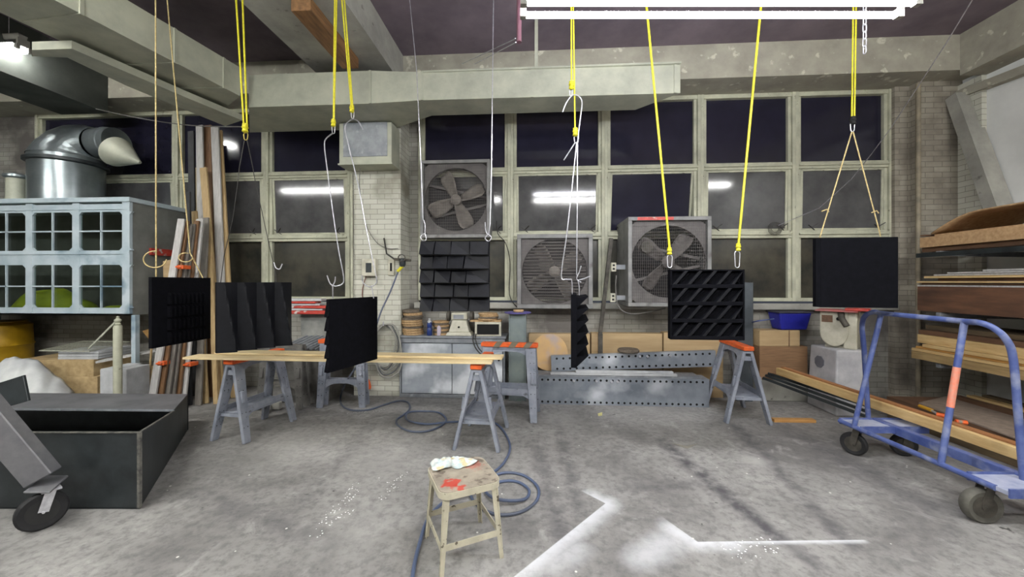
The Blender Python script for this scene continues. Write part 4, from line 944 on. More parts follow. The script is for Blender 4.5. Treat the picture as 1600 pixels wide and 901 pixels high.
for (px, py, d, lb) in ((254, 567, 4.86, 'orange spring clamp on the low stack, the left of the lower two'), (296, 569, 5.02, 'orange spring clamp on the low stack, the right of the lower two'), (284, 417, 4.95, 'orange clamp with a blue pad gripping the slanted boards higher up')):
    t = thing('spring_clamp', lb, 'clamp', tuple(PD(px, py, d)), YAW)
    MB().box(-.04, -.03, -.025, .04, .1, .025).make('clamp_body', M_orange, t, bevel=.006); MB().box(-.05, -.045, -.01, .02, -.03, .012).make('jaw', M_orange, t, bevel=.004)
# ================================================================== behind the boards: old radiators, red trays
dR = 5.25
t = thing('steel_rack', 'dusty grey steel rack stacked with slatted grilles behind the sawhorses', 'rack', (0, 0, 0))
A_, B2 = PD(440, 545, dR), PD(512, 545, dR)
MB().box(A_.x, A_.y, 0, B2.x, A_.y + .42, PD(0, 545, dR).z).make('cabinet_body', M_greyd, t, bevel=.004)
MB().box(A_.x + .02, A_.y - .01, .1, B2.x - .02, A_.y, PD(0, 560, dR).z).make('cabinet_door', M_greyd, t, bevel=.004)
zz = PD(0, 545, dR).z
for i in range(8):
    x = A_.x - .03 + .02 + i * .075
    tag(MB().bar((x, A_.y - .06, zz + .012), (x + .14, A_.y + .38, zz + .13), .03, .022).make('steel_strip', M_steel, bevel=.002), 'dusty steel strip, one of a row lying slanted on the steel rack', 'strip', 'slanted strips on the steel rack')
zt_ = PD(0, 512, dR).z
tag(MB().box(A_.x + .02, A_.y + .40, zz + .2 - .07, B2.x, A_.y + .47, PD(0, 488, dR + .3).z - .02).make('painted_panel', mat('sprayed metal panel', H(150, 150, 144), H(104, 106, 104), scale=3, rough=.6)), 'grey and white sprayed metal panel standing behind the slats', 'panel')
zr = PD(0, 488, dR + .3).z - .02
for i, (xa, xb, m, h_) in enumerate(((455, 515, M_red, .05), (462, 510, M_white, .03), (450, 516, M_red, .035), (443, 505, M_white, .03), (440, 500, M_red, .03), (446, 508, M_white, .035))):
    a, b_ = PD(xa, 0, dR + .35), PD(xb, 0, dR + .35)
    o = tag(MB().box(0, 0, .001, (b_ - a).length * 1, .16, h_).make('plastic_tray', m, bevel=.006), ('lowest', 'second', 'third', 'fourth', 'fifth', 'topmost')[i] + (' red' if m is M_red else ' whitish') + ' tray counted upward in the stack above the slats', 'tray')
    o.location = (a.x, a.y - .1, zr); o.rotation_euler = (0, 0, YAW * (1 if i % 2 else .2)); zr += h_ + .002
# low rubble under the left sawhorse
for i, (px, py, s_) in enumerate(((415, 645, .12), (432, 640, .1), (404, 640, .1))):
    p = PZ(px, py); o = tag(MB().cbox((0, 0, .06), (.07, .12, .12 - i * .02), M=Matrix.Rotation(.5 + i, 4, 'Z')).make('concrete_block', M_conc, bevel=.01), ('largest', 'middle', 'smallest')[i] + ' rough concrete block on the floor behind the left sawhorse', 'block'); o.location = (p.x, p.y, 0)
# ================================================================== pier: heater, boxes, valve, coiled hoses
py_ = 5.42
t = thing('unit_heater', 'dented galvanised sheet metal heater box up on the white brick pier under the duct', 'heater', (0, 0, 0))
a, b_ = PY(530, 150, 5.12), PY(612, 254, 5.12); a.z = 3.83
MB().box(a.x, 5.12, b_.z, b_.x, 5.72 if False else 5.415, a.z).make('casing', M_galv, t, bevel=.006)
MB().box(a.x - .012, 5.105, b_.z - .02, b_.x + .012, 5.415, b_.z).make('bottom_flange', M_galv, t)
MB().box(a.x + .06, 5.112, b_.z + .09, b_.x - .06, 5.12, a.z).make('access_panel', M_steel, t, bevel=.003)
def wallbox(name, label, cat, pxa, pya, pxb, pyb, Y, dp, m, parts=()):
    a, b_ = PY(pxa, pya, Y - dp), PY(pxb, pyb, Y - dp); t = thing(name, label, cat, (0, 0, 0))
    MB().box(a.x, Y - dp, b_.z, b_.x, Y - .001, a.z).make('case', m, t, bevel=.006); return t, a, b_
t, a, b_ = wallbox('switch_box', 'beige electric box with a dark smudge on the white brick pier', 'electric box', 565, 404, 587, 431, py_, .09, M_cast)
MB().box(a.x + .06, py_ - .094, b_.z + .05, b_.x - .06, py_ - .09, a.z - .06).make('dark_cover', M_dsteel, t, bevel=.01)
t, a, b_ = wallbox('wall_plate', 'narrow grey plate with a black slot on the white brick pier', 'wall plate', 606, 404, 616, 430, py_, .03, M_cast)
MB().box((a.x + b_.x) / 2 - .015, py_ - .034, b_.z + .06, (a.x + b_.x) / 2 + .015, py_ - .03, a.z - .06).make('slot', M_dark, t)
t = thing('air_regulator', 'air line regulator with a valve and yellow coupler on the pier', 'regulator', (0, 0, 0))
p = PY(629, 410, py_ - .1)
MB().lathe([(.03, -.06), (.045, -.03), (.045, .03), (.03, .06)], p, 16).make('body', M_dsteel, t, smooth=True)
MB().tube([p + Vector((-.12, 0, .05)), p + Vector((.12, 0, .03))], .018, 8).make('manifold', M_iron, t, smooth=True)
MB().tube(arc(p + Vector((.0, -.04, .06)), .05, 0, 2 * math.pi, 16)[:-1], .008, 6, closed=True).make('valve_wheel', M_iron, t, smooth=True)
MB().tube([p + Vector((.02, 0, -.03)), PY(621, 424, py_ - .12)], .022, 8).make('coupler', M_yel, t, smooth=True)
MB().tube([PY(600, 372, py_ - .02), PY(604, 396, py_ - .06), p + Vector((-.12, 0, .05))], .012, 6).make('bracket', M_bwire, t)
MB().tube([p + Vector((0, .0, 0)), Vector((p.x, py_, p.z))], .014, 8).make('wall_stub', M_iron, t)
# blue air hose: down the pier, over the floor, round the stool
hp = [PY(622, 424, py_ - .12), PY(610, 455, py_ - .2), PY(596, 485, py_ - .3), PY(586, 515, py_ - .4), PY(575, 545, py_ - .45), PY(555, 575, py_ - .45), PY(540, 598, py_ - .45)]
fl_ = [(532, 620), (534, 632), (548, 640), (575, 640), (600, 632), (622, 626), (637, 628), (640, 638), (630, 648), (620, 655), (622, 664), (640, 673), (668, 673), (690, 664), (697, 654), (685, 644), (660, 642), (640, 646), (634, 652), (640, 660), (668, 662), (700, 659), (740, 658), (768, 659), (783, 668), (795, 688), (796, 705), (786, 724), (770, 738), (748, 752), (735, 768), (745, 788), (775, 803), (812, 800), (838, 782), (840, 760), (818, 742), (788, 738), (765, 748), (758, 765), (772, 782), (800, 786), (822, 778), (826, 764), (808, 752), (782, 752), (740, 770), (700, 784), (670, 812), (655, 850), (646, 890), (642, 930)]
pts = [Vector((p.x, p.y, p.z)) for p in hp] + [PZ(x, y, .014) for x, y in fl_]
for i, q in enumerate(pts[7:]): q.z = .013 + (.02 if i in (17, 18, 19, 40, 41, 46, 47, 48) else 0)
tag(MB().tube(smooth_path(pts, 5), .0115, 8).make('air_hose', mat('blue air hose', H(90, 104, 134), H(74, 86, 112), scale=.6, rough=.5, c3=H(78, 84, 98), s3=.7, t3=(.45, .55)), smooth=True), 'long blue air hose running from the pier over the floor and coiling round the stool', 'hose')
# coiled hose on the pier
t = thing('coiled_cable', 'grey cable and hose coils hanging on a hook low on the white pier', 'cable', (0, 0, 0))
for k in range(5):
    c = PY(603 + k * 1.6 - 3, 540 + k * 2, py_ - .05 - .012 * k)
    MB().tube(smooth_path([c + Vector((math.cos(a) * (.165 + .01 * k) + .02 * math.sin(3 * a + k), -.01 * math.sin(2 * a), math.sin(a) * (.30 + .02 * k))) for a in [i * math.pi / 7 for i in range(14)]], 3, True), .009 if k % 2 else .012, 6, closed=True).make('coil', mat('grey cable', H(104, 106, 108), H(80, 82, 86), rough=.5) if k % 2 else M_conc, t, smooth=True)
MB().tube([PY(599, 505, py_ - .005), PY(599, 508, py_ - .12), PY(599, 502, py_ - .13)], .01, 6).make('hook', M_zinc, t)
tag(MB().tube(smooth_path([PY(572, 431, py_ - .03), PY(566, 460, py_ - .015), PY(575, 500, py_ - .02), PY(573, 560, py_ - .02), PY(575, 590, py_ - .04)], 4), .006, 6).make('brown_cable', mat('red brown cord', H(110, 60, 52), H(90, 50, 44)), smooth=True), 'thin brownish cord running down the left part of the white pier', 'cable')
tag(MB().lathe([(.012, .09), (.03, .05), (.045, -.02), (.04, -.05)], PY(575, 602, py_ - .05), 12).make('plug_cap', M_orange, smooth=True), 'small orange-red plug hanging at the end of the brownish cord', 'plug')
tag(MB().tube([PY(549, 258, py_ - .03), PY(550, 470, py_ - .03)], .02, 8).make('pier_pipe', M_cream, smooth=True), 'thin cream painted pipe up the left edge of the white pier', 'pipe')
tag(MB().tube(smooth_path([PY(563, 262, 5.2), PY(562, 295, 5.25), PY(572, 350, py_ - .04), PY(588, 378, py_ - .03), PY(606, 388, py_ - .03), PY(622, 388, py_ - .03)], 4), .005, 6).make('steel_wire', M_greyd, smooth=True), 'old wire running from the heater box down to the regulator bracket', 'wire')
# ================================================================== centre: fans, cabinet, steel beams
M_grill = mat('fan guard wire', H(96, 92, 90), H(78, 75, 74), scale=20, rough=.5, metal=.4)
M_fanbox = mat('fan housing paint', H(132, 132, 130), H(104, 104, 104), scale=4, rough=.55, metal=.2, c3=H(86, 84, 82), s3=6, t3=(.58, .72))
M_fanring = mat('fan dusty grey', H(112, 108, 106), H(90, 87, 86), scale=5, rough=.7)
def fan(label, px0, py0, px1, py1, Y, dp, ring, nbl, a0, bl_w, m_blade, motor=None, red=False, fr=.05, louvre=False):
    a, b_ = PY(px0, py0, Y), PY(px1, py1, Y); wd, hh = b_.x - a.x, a.z - b_.z
    t = thing('exhaust_fan', label, 'fan', ((a.x + b_.x) / 2, Y, (a.z + b_.z) / 2)); w2, h2 = wd / 2, hh / 2; R = ring * min(w2, h2)
    f = MB()
    for q in ((-w2, -h2, w2, -h2 + fr), (-w2, h2 - fr, w2, h2), (-w2, -h2 + fr, -w2 + fr, h2 - fr), (w2 - fr, -h2 + fr, w2, h2 - fr)): f.box(q[0], -.02, q[1], q[2], dp, q[3])
    f.make('housing', M_fanbox, t, bevel=.004)
    # face plate with a round hole
    n = 48; pl = MB(); V = []
    for k in range(n):
        an = 2 * math.pi * k / n; c_, s_ = math.cos(an), math.sin(an); q = min((w2 - fr) / max(abs(c_), 1e-6), (h2 - fr) / max(abs(s_), 1e-6))
        V.append([pl.bm.verts.new((c_ * q, .03, s_ * q)), pl.bm.verts.new((c_ * R, .03, s_ * R)), pl.bm.verts.new((c_ * R * .99, .09, s_ * R * .99))])
    for k in range(n):
        A, B2 = V[k], V[(k + 1) % n]
        for j in range(2): pl.bm.faces.new((A[j], B2[j], B2[j + 1], A[j + 1]))
    pl.make('face_plate', M_fanring, t)
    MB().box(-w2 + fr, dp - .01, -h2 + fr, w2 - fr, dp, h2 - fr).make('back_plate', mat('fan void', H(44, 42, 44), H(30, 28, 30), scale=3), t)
    if louvre:
        lv = MB(); z = -R + .03
        while z < R - .02: q_ = math.sqrt(R * R - z * z) * .98; lv.bar((-q_, .05, z), (q_, .05, z), .006, .03, up=(0, -.8, 1)); z += .045
        lv.make('louvres', M_fanring, t)['kind'] = 'stuff'
    for k in range(nbl):
        an = a0 + 2 * math.pi * k / nbl
        u_ = Vector((math.cos(an), 0, math.sin(an))); v_ = Vector((-math.sin(an), 0, math.cos(an)))
        def bf(p, q, u_=u_, v_=v_):
            r = R * (.1 + .84 * p); w_ = bl_w * R * (.55 + .75 * math.sin(min(p * 1.5, 1.2) * 1.2)) * (1 - max(0, p - .85) * 2.2); s_ = (q - .5)
            return u_ * r + v_ * (s_ * w_) + Vector((0, .10 + s_ * .10 + .02 * math.cos(s_ * 3), 0))
        MB().grid(bf, 8, 5).make('blade', m_blade, t, smooth=True, solid=.006)
    MB().lathe([(.1 * R, -.05), (.17 * R, -.03), (.17 * R, .05), (.08 * R, .07)], (0, .09, 0), 20, Matrix.Rotation(math.radians(90), 4, 'X')).make('hub', m_blade, t, smooth=True)
    if motor:
        MB().lathe([(.0, -.09), (.07, -.08), (.08, -.02), (.08, .1)], (motor[0] * R, .16, motor[1] * R), 20, Matrix.Rotation(math.radians(90), 4, 'X')).make('motor', M_iron, t, smooth=True)
    br = MB()
    for s_ in (1, -1): br.bar((-R * .98, .2, s_ * R * .55), (R * .98, .2, -s_ * R * .55) if False else (R * .98, .2, s_ * R * .1), .02, .035)
    br.make('motor_strut', M_fanring, t)
    # wire guard
    g = MB(); st_ = .026; x = -w2 + fr + .01
    while x < w2 - fr: g.bar((x, .015, -h2 + fr), (x, .015, h2 - fr), .0032, .0032, up=(0, 1, 0)); x += st_
    z = -h2 + fr + .01
    while z < h2 - fr: g.bar((-w2 + fr, .012, z), (w2 - fr, .012, z), .0032, .0032); z += st_ * 1.6
    g.make('wire_guard', M_grill, t)['kind'] = 'stuff'
    if red: MB().box(-w2 + .12, -.024, h2 - fr + .004, 0.05, -.02, h2 - .006).make('red_tape', M_red, t)
    return t
M_blade = mat('dusty blade', H(132, 126, 118), H(104, 98, 92), scale=7, rough=.75)
fan('square exhaust fan with four dusty paddle blades, mounted highest of the three fans', 657, 251, 766, 371, 5.55, .26, .9, 4, .42, .36, M_blade)
fan('square exhaust fan with a louvred round opening, between the other two fans', 808, 366, 926, 482, 5.5, .31, .88, 4, .6, .32, M_blade, motor=(-.3, .2), louvre=True, fr=.06)
fan('deep box exhaust fan with a red taped top edge, at the tilted window', 981, 339, 1111, 479, 5.12, .69, .9, 4, .9, .3, mat('dark blade', H(98, 93, 90), H(76, 72, 70), scale=7, rough=.75), motor=(-.55, .42), red=True)
# opened cover leaning by the deep fan, strip beside fan 2
a = PY(940, 372, 5.6); b_ = PY(958, 474, 5.6)
# outlets
for px, py, lb in ((959, 417, 'upper ivory power outlet on the side of the deep fan'), (958, 465, 'lower ivory power outlet by the deep fan')):
    t, a, b_ = wallbox('power_outlet', lb, 'outlet', px - 4, py - 7, px + 4, py + 7, 5.3, .05, M_cast)
    MB().box(b_.x - .02, 5.262, b_.z + .03, 1.2, 5.29, a.z - .03).make('bracket', M_steel, t)
    for k in (.3, .7): MB().box(a.x + .02, 5.246, b_.z + (a.z - b_.z) * k - .012, b_.x - .02, 5.25, b_.z + (a.z - b_.z) * k + .012).make('socket_slot', M_dark, t)
t = thing('metal_strut', 'rusty steel strut standing between the louvred fan and the deep fan', 'strut', (0, 0, 0))
MB().bar(PY(938, 521, 5.55), PY(955, 372, 5.55), .05, .05, up=(0, 1, 0)).make('strut_bar', M_iron, t); MB().bar(PY(938, 521, 5.5), Vector((PY(938, 521, 5.5).x, 5.5, .0)), .06, .05, up=(0, 1, 0)).make('strut_foot', M_iron, t)
tag(MB().tube(smooth_path([PY(963, 430, 5.22), PY(962, 450, 5.2), PY(966, 478, 5.2), PY(985, 490, 5.2), PY(1020, 486, 5.3), PY(1040, 481, 5.3)], 4), .009, 6).make('power_cable', M_greyd, smooth=True), 'grey power cable sagging from the outlets under the deep fan', 'cable')
tag(MB().tube(smooth_path([PY(776, 345, 5.7), PY(778, 365, 5.68), PY(790, 380, 5.68), PY(797, 410, 5.7), PY(796, 460, 5.7), PY(808, 480, 5.6)], 4), .007, 6).make('power_cable', M_bwire, smooth=True), 'black cable running down the window post beside the highest fan', 'cable')
# coil and long wire at the window
t = thing('wire_coil', 'small coil of wire tied on the window rail right of the louvred black panel', 'wire', (0, 0, 0))
for k in range(4): MB().tube(arc(PY(1211, 357, 5.68), .05 + .015 * k, 0, 2 * math.pi, 14)[:-1], .004, 5, closed=True).make('coil_turn', M_bwire, t)
tag(MB().tube([PY(1216, 352, 5.66), PY(1280, 325, 5.5), PY(1330, 280, 5.2), PY(1362, 240, 4.9), PY(1392, 200, 4.6), PY(1480, 65, 3.9), PY(1524, -8, 3.6)], .005, 6).make('antenna_wire', M_wire, smooth=True), 'long pale wire stretched diagonally from the window coil to the upper right', 'wire')
# ---- grey cabinet
Yc = 5.38
A_, B_ = PY(624, 524, Yc - .0), PY(789, 524, Yc); zc = A_.z
t = thing('steel_cabinet', 'low grey two-door steel cabinet with white overspray against the wall', 'cabinet', (A_.x, Yc, 0)); wc_ = B_.x - A_.x; dc = .41
m_cab = mat('sprayed cabinet grey', H(156, 162, 168), H(134, 140, 148), scale=3, rough=.5, c3=H(220, 224, 228), s3=1.6, t3=(.48, .62))
f = MB(); f.box(0, 0, .0, wc_, dc, .05); f.box(0, 0, .05, .025, dc, zc - .03); f.box(wc_ - .025, 0, .05, wc_, dc, zc - .03); f.box(.025, dc - .01, .05, wc_ - .025, dc, zc - .03); f.box(.025, 0, zc - .1, wc_ - .025, dc, zc - .03)
f.make('body', M_steel, t, bevel=.003)
MB().box(-.02, -.02, zc - .03, wc_ + .02, dc, zc).make('top', M_steel, t, bevel=.004)
for x0_, x1_ in ((.035, wc_ * .5), (wc_ * .5 + .008, wc_ - .035)):
    d_ = MB().box(x0_, .0, .06, x1_, .015, zc - .11).make('door', m_cab, t, bevel=.003)
    kx = x0_ + .06 if x0_ < .1 else x0_ + .05
    MB().lathe([(.016, 0), (.016, .012), (.006, .014)], (kx, -.0, .55), 12, Matrix.Rotation(math.radians(90), 4, 'X')).make('lock', M_dark, d_)
    MB().lathe([(.016, 0), (.016, .012), (.006, .014)], (x1_ - .05, -.0, .55), 12, Matrix.Rotation(math.radians(90), 4, 'X')).make('lock', M_dark, d_)
zt = zc + .001
def disc(px, i, r, label, m, n, zz, d=None, th=.024, grp=None):
    p = PY(px, 510, Yc + .17); o = tag(MB().lathe([(r, 0), (r, th - .002), (r * .96, th)], (0, 0, 0), n).make('wooden_disc', m, bevel=.001), label, 'disc', grp)
    o.location = (p.x + random.uniform(-.018, .018), p.y + random.uniform(-.014, .014), zz); o.rotation_euler = (random.uniform(-.006, .006), random.uniform(-.006, .006), 0); return zz + th + .003
m_d1 = mat('plywood disc', H(190, 160, 118), H(150, 120, 84), scale=30, rough=.8); m_d2 = mat('grimy disc', H(116, 104, 90), H(84, 76, 66), scale=20, rough=.8)
z = zt
for i in range(11): z = disc(645, i, .15 - (.012 if i > 7 else 0), 'plywood disc in the tall pile at the left end of the cabinet top', (m_d1, m_d1, m_d1, m_d2)[i % 4 if i < 8 else 3 - i % 2], 30, z, grp='discs in the tall pile on the cabinet', th=.028 if i < 9 else .04)
z = zt
for i in range(7): z = disc(690, i, .12, 'small plywood disc piled behind the blue bottle', (m_d1, m_d2)[i % 2], 26, z, grp='discs piled behind the blue bottle', th=.026)
# bottles
bp_ = PY(671, 520, Yc + .03)
t = thing('sports_bottle', 'dark blue sports bottle with a white lid on the cabinet', 'bottle', (bp_.x, bp_.y, zt))
MB().lathe([(.034, 0), (.038, .01), (.038, .09), (.03, .11), (.036, .13), (.036, .17), (.028, .19)], (0, 0, 0), 20).make('bottle_body', mat('navy plastic', H(30, 56, 120), H(24, 44, 100), rough=.35), t, smooth=True)
MB().lathe([(.031, .188), (.031, .205), (.014, .215), (.012, .23), (.016, .235), (.014, .245)], (0, 0, 0), 18).make('lid', M_white, t, smooth=True)
bp_ = PY(686, 520, Yc + .06)
t = thing('glue_bottle', 'small pale bottle next to the dark blue sports bottle', 'bottle', (bp_.x, bp_.y, zt))
MB().lathe([(.028, 0), (.03, .006), (.03, .12), (.012, .14)], (0, 0, 0), 18).make('bottle_body', mat('lilac white plastic', H(206, 196, 210), H(190, 180, 196), rough=.4), t, smooth=True)
MB().lathe([(.012, .138), (.01, .16), (.003, .185)], (0, 0, 0), 12).make('nozzle', M_white, t, smooth=True)
# bench machine (ivory) 
gp = PY(717, 517, Yc + .06)
t = thing('bench_grinder', 'ivory bench machine with a sloping pedestal on the cabinet below the shingled panel', 'machine', (gp.x, gp.y, zt))
MB().hexa([(-.19, -.04, 0), (.19, -.04, 0), (.19, .2, 0), (-.19, .2, 0)], [(-.165, -.02, .045), (.165, -.02, .045), (.165, .18, .045), (-.165, .18, .045)]).make('base', M_cast, t, bevel=.006)
MB().hexa([(-.15, -.01, .045), (.15, -.01, .045), (.15, .16, .045), (-.15, .16, .045)], [(-.10, .02, .22), (.10, .02, .22), (.10, .15, .22), (-.10, .15, .22)]).make('pedestal', M_cast, t, bevel=.008)
MB().box(-.115, .0, .22, .115, .17, .32).make('head', M_cast, t, bevel=.012)
MB().box(-.08, -.003, .235, .07, .0, .295).make('label_plate', M_steel, t)
MB().lathe([(.014, 0), (.014, .02)], (0, -.0, .12), 12, Matrix.Rotation(math.radians(90), 4, 'X')).make('switch', M_dark, t)
for s in (-1, 1): MB().lathe([(.05, -.03), (.075, -.02), (.075, .02), (.05, .03)], (s * .17, .1, .27), 20, Matrix.Rotation(math.radians(90), 4, 'Y')).make('wheel_guard', M_iron, t, smooth=True)
t, w_, h_ = boxat('wooden_box', 'open pale wooden box on the right end of the cabinet, under the small disc pile', 'box', 742, 503, 783, 522, 5.42, .26, M_cast, zmin=zt)
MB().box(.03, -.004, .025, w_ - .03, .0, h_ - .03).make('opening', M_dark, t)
p = PD(762, 503, 5.54)
zz2 = zt + h_ + .001
tag(MB().box(p.x - .24, p.y - .1, zz2, p.x + .2, p.y + .12, zz2 + .02).make('plywood_plate', m_d1, bevel=.002), 'thin plywood plate lying over the pale open box', 'plate'); zz2 += .021
for i in range(4):
    o = tag(MB().lathe([(.135, 0), (.14, .012), (.135, .024)], (0, 0, 0), 28).make('sanding_disc', (m_d1, m_d2)[i == 1]), 'disc in the small pile on the pale open box', 'disc', 'discs on the pale box'); o.location = (p.x + .02 * math.sin(i), p.y, zz2); zz2 += .025
t = thing('hanging_cables', 'two dark cables draping over the front of the cabinet by the taped sawhorse', 'cable', (0, 0, 0))
for k in (0, 1): MB().tube(smooth_path([PY(741 + 3 * k, 521, Yc - .04), PY(739 + 4 * k, 530, Yc - .06), PY(744 + 5 * k, 545, Yc - .08), PY(758 + 6 * k, 558, Yc - .1), PY(770 + 4 * k, 560, Yc - .12)], 4), .009, 6).make('strand', M_bwire, t, smooth=True)
# ---- steel column with the purple disc
cx0, cx1 = PY(795, 500, 5.3).x, PY(822, 500, 5.3).x
t = thing('steel_pedestal', 'upright grey-green steel channel with a round purple plate on top, right of the cabinet', 'pedestal', ((cx0 + cx1) / 2, 5.4, 0)); hw = (cx1 - cx0) / 2; zc2 = PY(800, 490, 5.3).z
c_ = MB(); c_.box(-hw, -.08, 0, hw, -.07, zc2); c_.box(-hw, -.1, 0, -hw + .012, .08, zc2); c_.box(hw - .012, -.1, 0, hw, .08, zc2); c_.make('channel', mat('green grey sprayed steel', H(130, 140, 134), H(108, 118, 122), scale=3, rough=.5, c3=H(110, 160, 100), s3=3, t3=(.62, .75)), t)
MB().lathe([(.15, 0), (.185, .004), (.185, .018), (.0, .02)], (0, 0, zc2), 32).make('round_plate', mat('purple plate', H(104, 96, 160), H(84, 78, 140), rough=.5), t, smooth=True)
MB().lathe([(.07, 0), (.075, .01), (.07, .03)], (.01, 0, zc2 + .02), 20).make('wooden_knob', m_d1, t, smooth=True)
# ---- perforated beams
m_perf = mat('galvanised perforated steel', H(146, 152, 160), H(112, 119, 128), scale=2.5, rough=.42, metal=.25, c3=H(196, 200, 206), s3=2, t3=(.55, .75))
def perf(label, p0, p1, hh, dp, tilt=0, n=26, bolts=()):
    p0, p1 = Vector(p0), Vector(p1); L_ = (p1 - p0).length
    t = thing('steel_beam', label, 'beam', tuple(p0)); u = (p1 - p0).normalized(); R = Matrix.Rotation(math.atan2(u.y, u.x), 4, 'Z') @ Matrix.Rotation(-math.asin(u.z), 4, 'Y'); t.rotation_euler = R.to_euler()
    b = MB(); b.box(0, 0, 0, L_, .008, hh); b.box(0, .008, hh - .008, L_, dp, hh); b.box(0, .008, 0, L_, dp, .008)
    b.make('channel', m_perf, t)
    h = MB(); MRx = Matrix.Rotation(math.radians(90), 4, 'X')
    for k in range(n):
        x = .08 + k * (L_ - .16) / (n - 1)
        for z in (.035, hh - .04): h.lathe([(.0155, 0), (.0155, .003)], (x, .001, z), 10, MRx)
    h.make('bolt_holes', M_dark, t)['kind'] = 'stuff'
    for x in bolts: MB().lathe([(.018, 0), (.018, .012), (.009, .03)], (x, 0, hh - .05), 10, MRx).make('bolt', M_zinc, t)
    return t
Yb = 5.2
a = PY(838, 618, Yb); b_ = PY(1108, 621, Yb); hh = PY(838, 588, Yb).z
perf('long perforated steel beam standing on edge on the floor under the fans', (a.x, Yb, .0), (b_.x, Yb, .0), hh, .24, n=28, bolts=(.5, .8, 1.0, 1.08))
Yb2 = 5.26; z0 = hh + .045
a = PY(862, 574, Yb2); b_ = PY(1122, 560, Yb2)
perf('upper perforated steel beam, resting slanted behind the grey slat on the lower one', (a.x, Yb2 + .05, z0), (b_.x, Yb2 + .05, z0 + .1), .215, .07, n=24, bolts=(1.2, 1.3, 1.6))
tag(MB().box(PY(830, 0, Yb).x, Yb + .0, hh + .001, PY(1095, 0, Yb).x, Yb + .27, hh + .028).make('steel_shelf', M_steel, bevel=.003), 'flat dusty steel plank lying on the lower perforated beam', 'plank')
for i, (x0_, x1_, z_, lb) in enumerate(((860, 1058, hh + .03, 'lower whitish aluminium bar on the steel plank'), (900, 1052, hh + .062, 'upper whitish aluminium bar on the steel plank'))):
    tag(MB().box(PY(x0_, 0, Yb - .02).x, Yb - .01, z_, PY(x1_, 0, Yb).x, Yb + .05, z_ + .03).make('aluminium_bar', M_white, bevel=.003), lb, 'bar')
p = PY(982, 540, Yb2 + .1)
t = tag(MB().lathe([(.135, 0), (.145, .012), (.145, .03), (.13, .045)], (0, 0, 0), 26).make('wooden_disc', m_d2, smooth=True), 'single grimy wooden disc lying on top of the upper perforated beam', 'disc'); t.location = (p.x, Yb2 + .11, z0 + .272)
# plywood circle
p = PY(858, 535, 5.5); r = .255
tag(MB().lathe([(r, -.012), (r, .012)], (p.x, 5.435, r + hh + .034), 48, Matrix.Rotation(math.radians(84), 4, 'X')).make('plywood_circle', mat('tan circle', H(196, 160, 108), H(176, 146, 108), scale=3, rough=.7, c3=H(160, 150, 150), s3=2.5, t3=(.55, .7))), 'big round plywood circle leaning upright behind the perforated beams', 'plywood circle')
# tan timber rail along the wall base (three boxes)
for i, (x0_, x1_) in enumerate(((826, 922), (924, 1035), (1037, 1130))):
    a, b_ = PY(x0_, 521 - i * 1, 5.64), PY(x1_, 600, 5.64)
    tag(MB().box(a.x, 5.64, 0.0, b_.x, 5.78, a.z).make('timber_box', M_cardb, bevel=.004), ('tan wooden box against the wall behind the plywood circle', 'tan wooden box against the wall behind the single disc', 'tan wooden box against the wall behind the louvred black panel')[i], 'box')
# dark steel channel leaning upright right of the louvred panel
t = thing('steel_channel', 'dark upright steel channel leaning at the wall behind the louvred panel', 'channel', (0, 0, 0))
a0, a1 = PD(1164, 612, 5.3), PD(1165, 441, 5.5); a0.z = 0
MB().bar(a0, a1, .2, .012, up=(0, 1, 0)).make('channel_face', mat('dark channel steel', H(84, 90, 96), H(66, 72, 78), scale=3, rough=.4, metal=.5), t)
for s in (-1, 1): MB().bar(a0 + Vector((s * .1, .05, 0)), a1 + Vector((s * .1, .05, 0)), .012, .1, up=(0, 1, 0)).make('channel_flange', M_dsteel, t)
# boxes + bucket by the wall
t, w_, h_ = boxat('weathered_crate', 'lower weathered wooden crate under the blue bucket', 'crate', 1187, 541, 1262, 568, 5.3, .22, wood('weathered drawer', H(150, 116, 84), H(120, 92, 66), 0), zmin=.3)
zq = PD(0, 541, 5.3).z
tag(MB().box(0, 0, 0, .72, .22, .298).make('stone_block', M_conc, bevel=.01), 'rough dark block under the weathered wooden crate', 'block').location = PD(1178, 0, 5.3)[:2] + (0,) if False else (PD(1186, 500, 5.3).x, PD(1186, 500, 5.3).y + .02, 0)
t, w_, h_ = boxat('cardboard_box', 'tan cardboard box carrying the blue bucket', 'box', 1187, 516, 1250, 540.6, 5.3, .22, M_cardb, zmin=zq + .002)
MB().box(w_ * .72, -.003, .0, w_ * .74, .0, h_).make('seam', M_brown, t)
zq2 = PD(0, 516, 5.3).z + .004
p = PD(1233, 500, 5.42)
t = thing('plastic_bucket', 'royal blue rectangular plastic bucket on the cardboard box', 'bucket', (p.x, p.y, zq2), YAW)
MB().hexa([(-.18, -.1, 0), (.18, -.1, 0), (.18, .1, 0), (-.18, .1, 0)], [(-.225, -.13, .24), (.225, -.13, .24), (.225, .13, .24), (-.225, .13, .24)]).make('bucket_body', mat('royal blue plastic', H(36, 40, 150), H(30, 34, 130), rough=.4), t, bevel=.02, segs=2)
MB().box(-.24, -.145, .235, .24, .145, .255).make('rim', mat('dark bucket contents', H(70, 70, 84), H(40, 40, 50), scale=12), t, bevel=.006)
tag(MB().tube(smooth_path([PD(1176, 503, 5.40), PD(1186, 501, 5.2), PD(1209, 498, 5.32)], 4), .009, 6).make('blue_hose', M_blue, smooth=True), 'short blue hose between the steel channel and the blue bucket', 'hose')
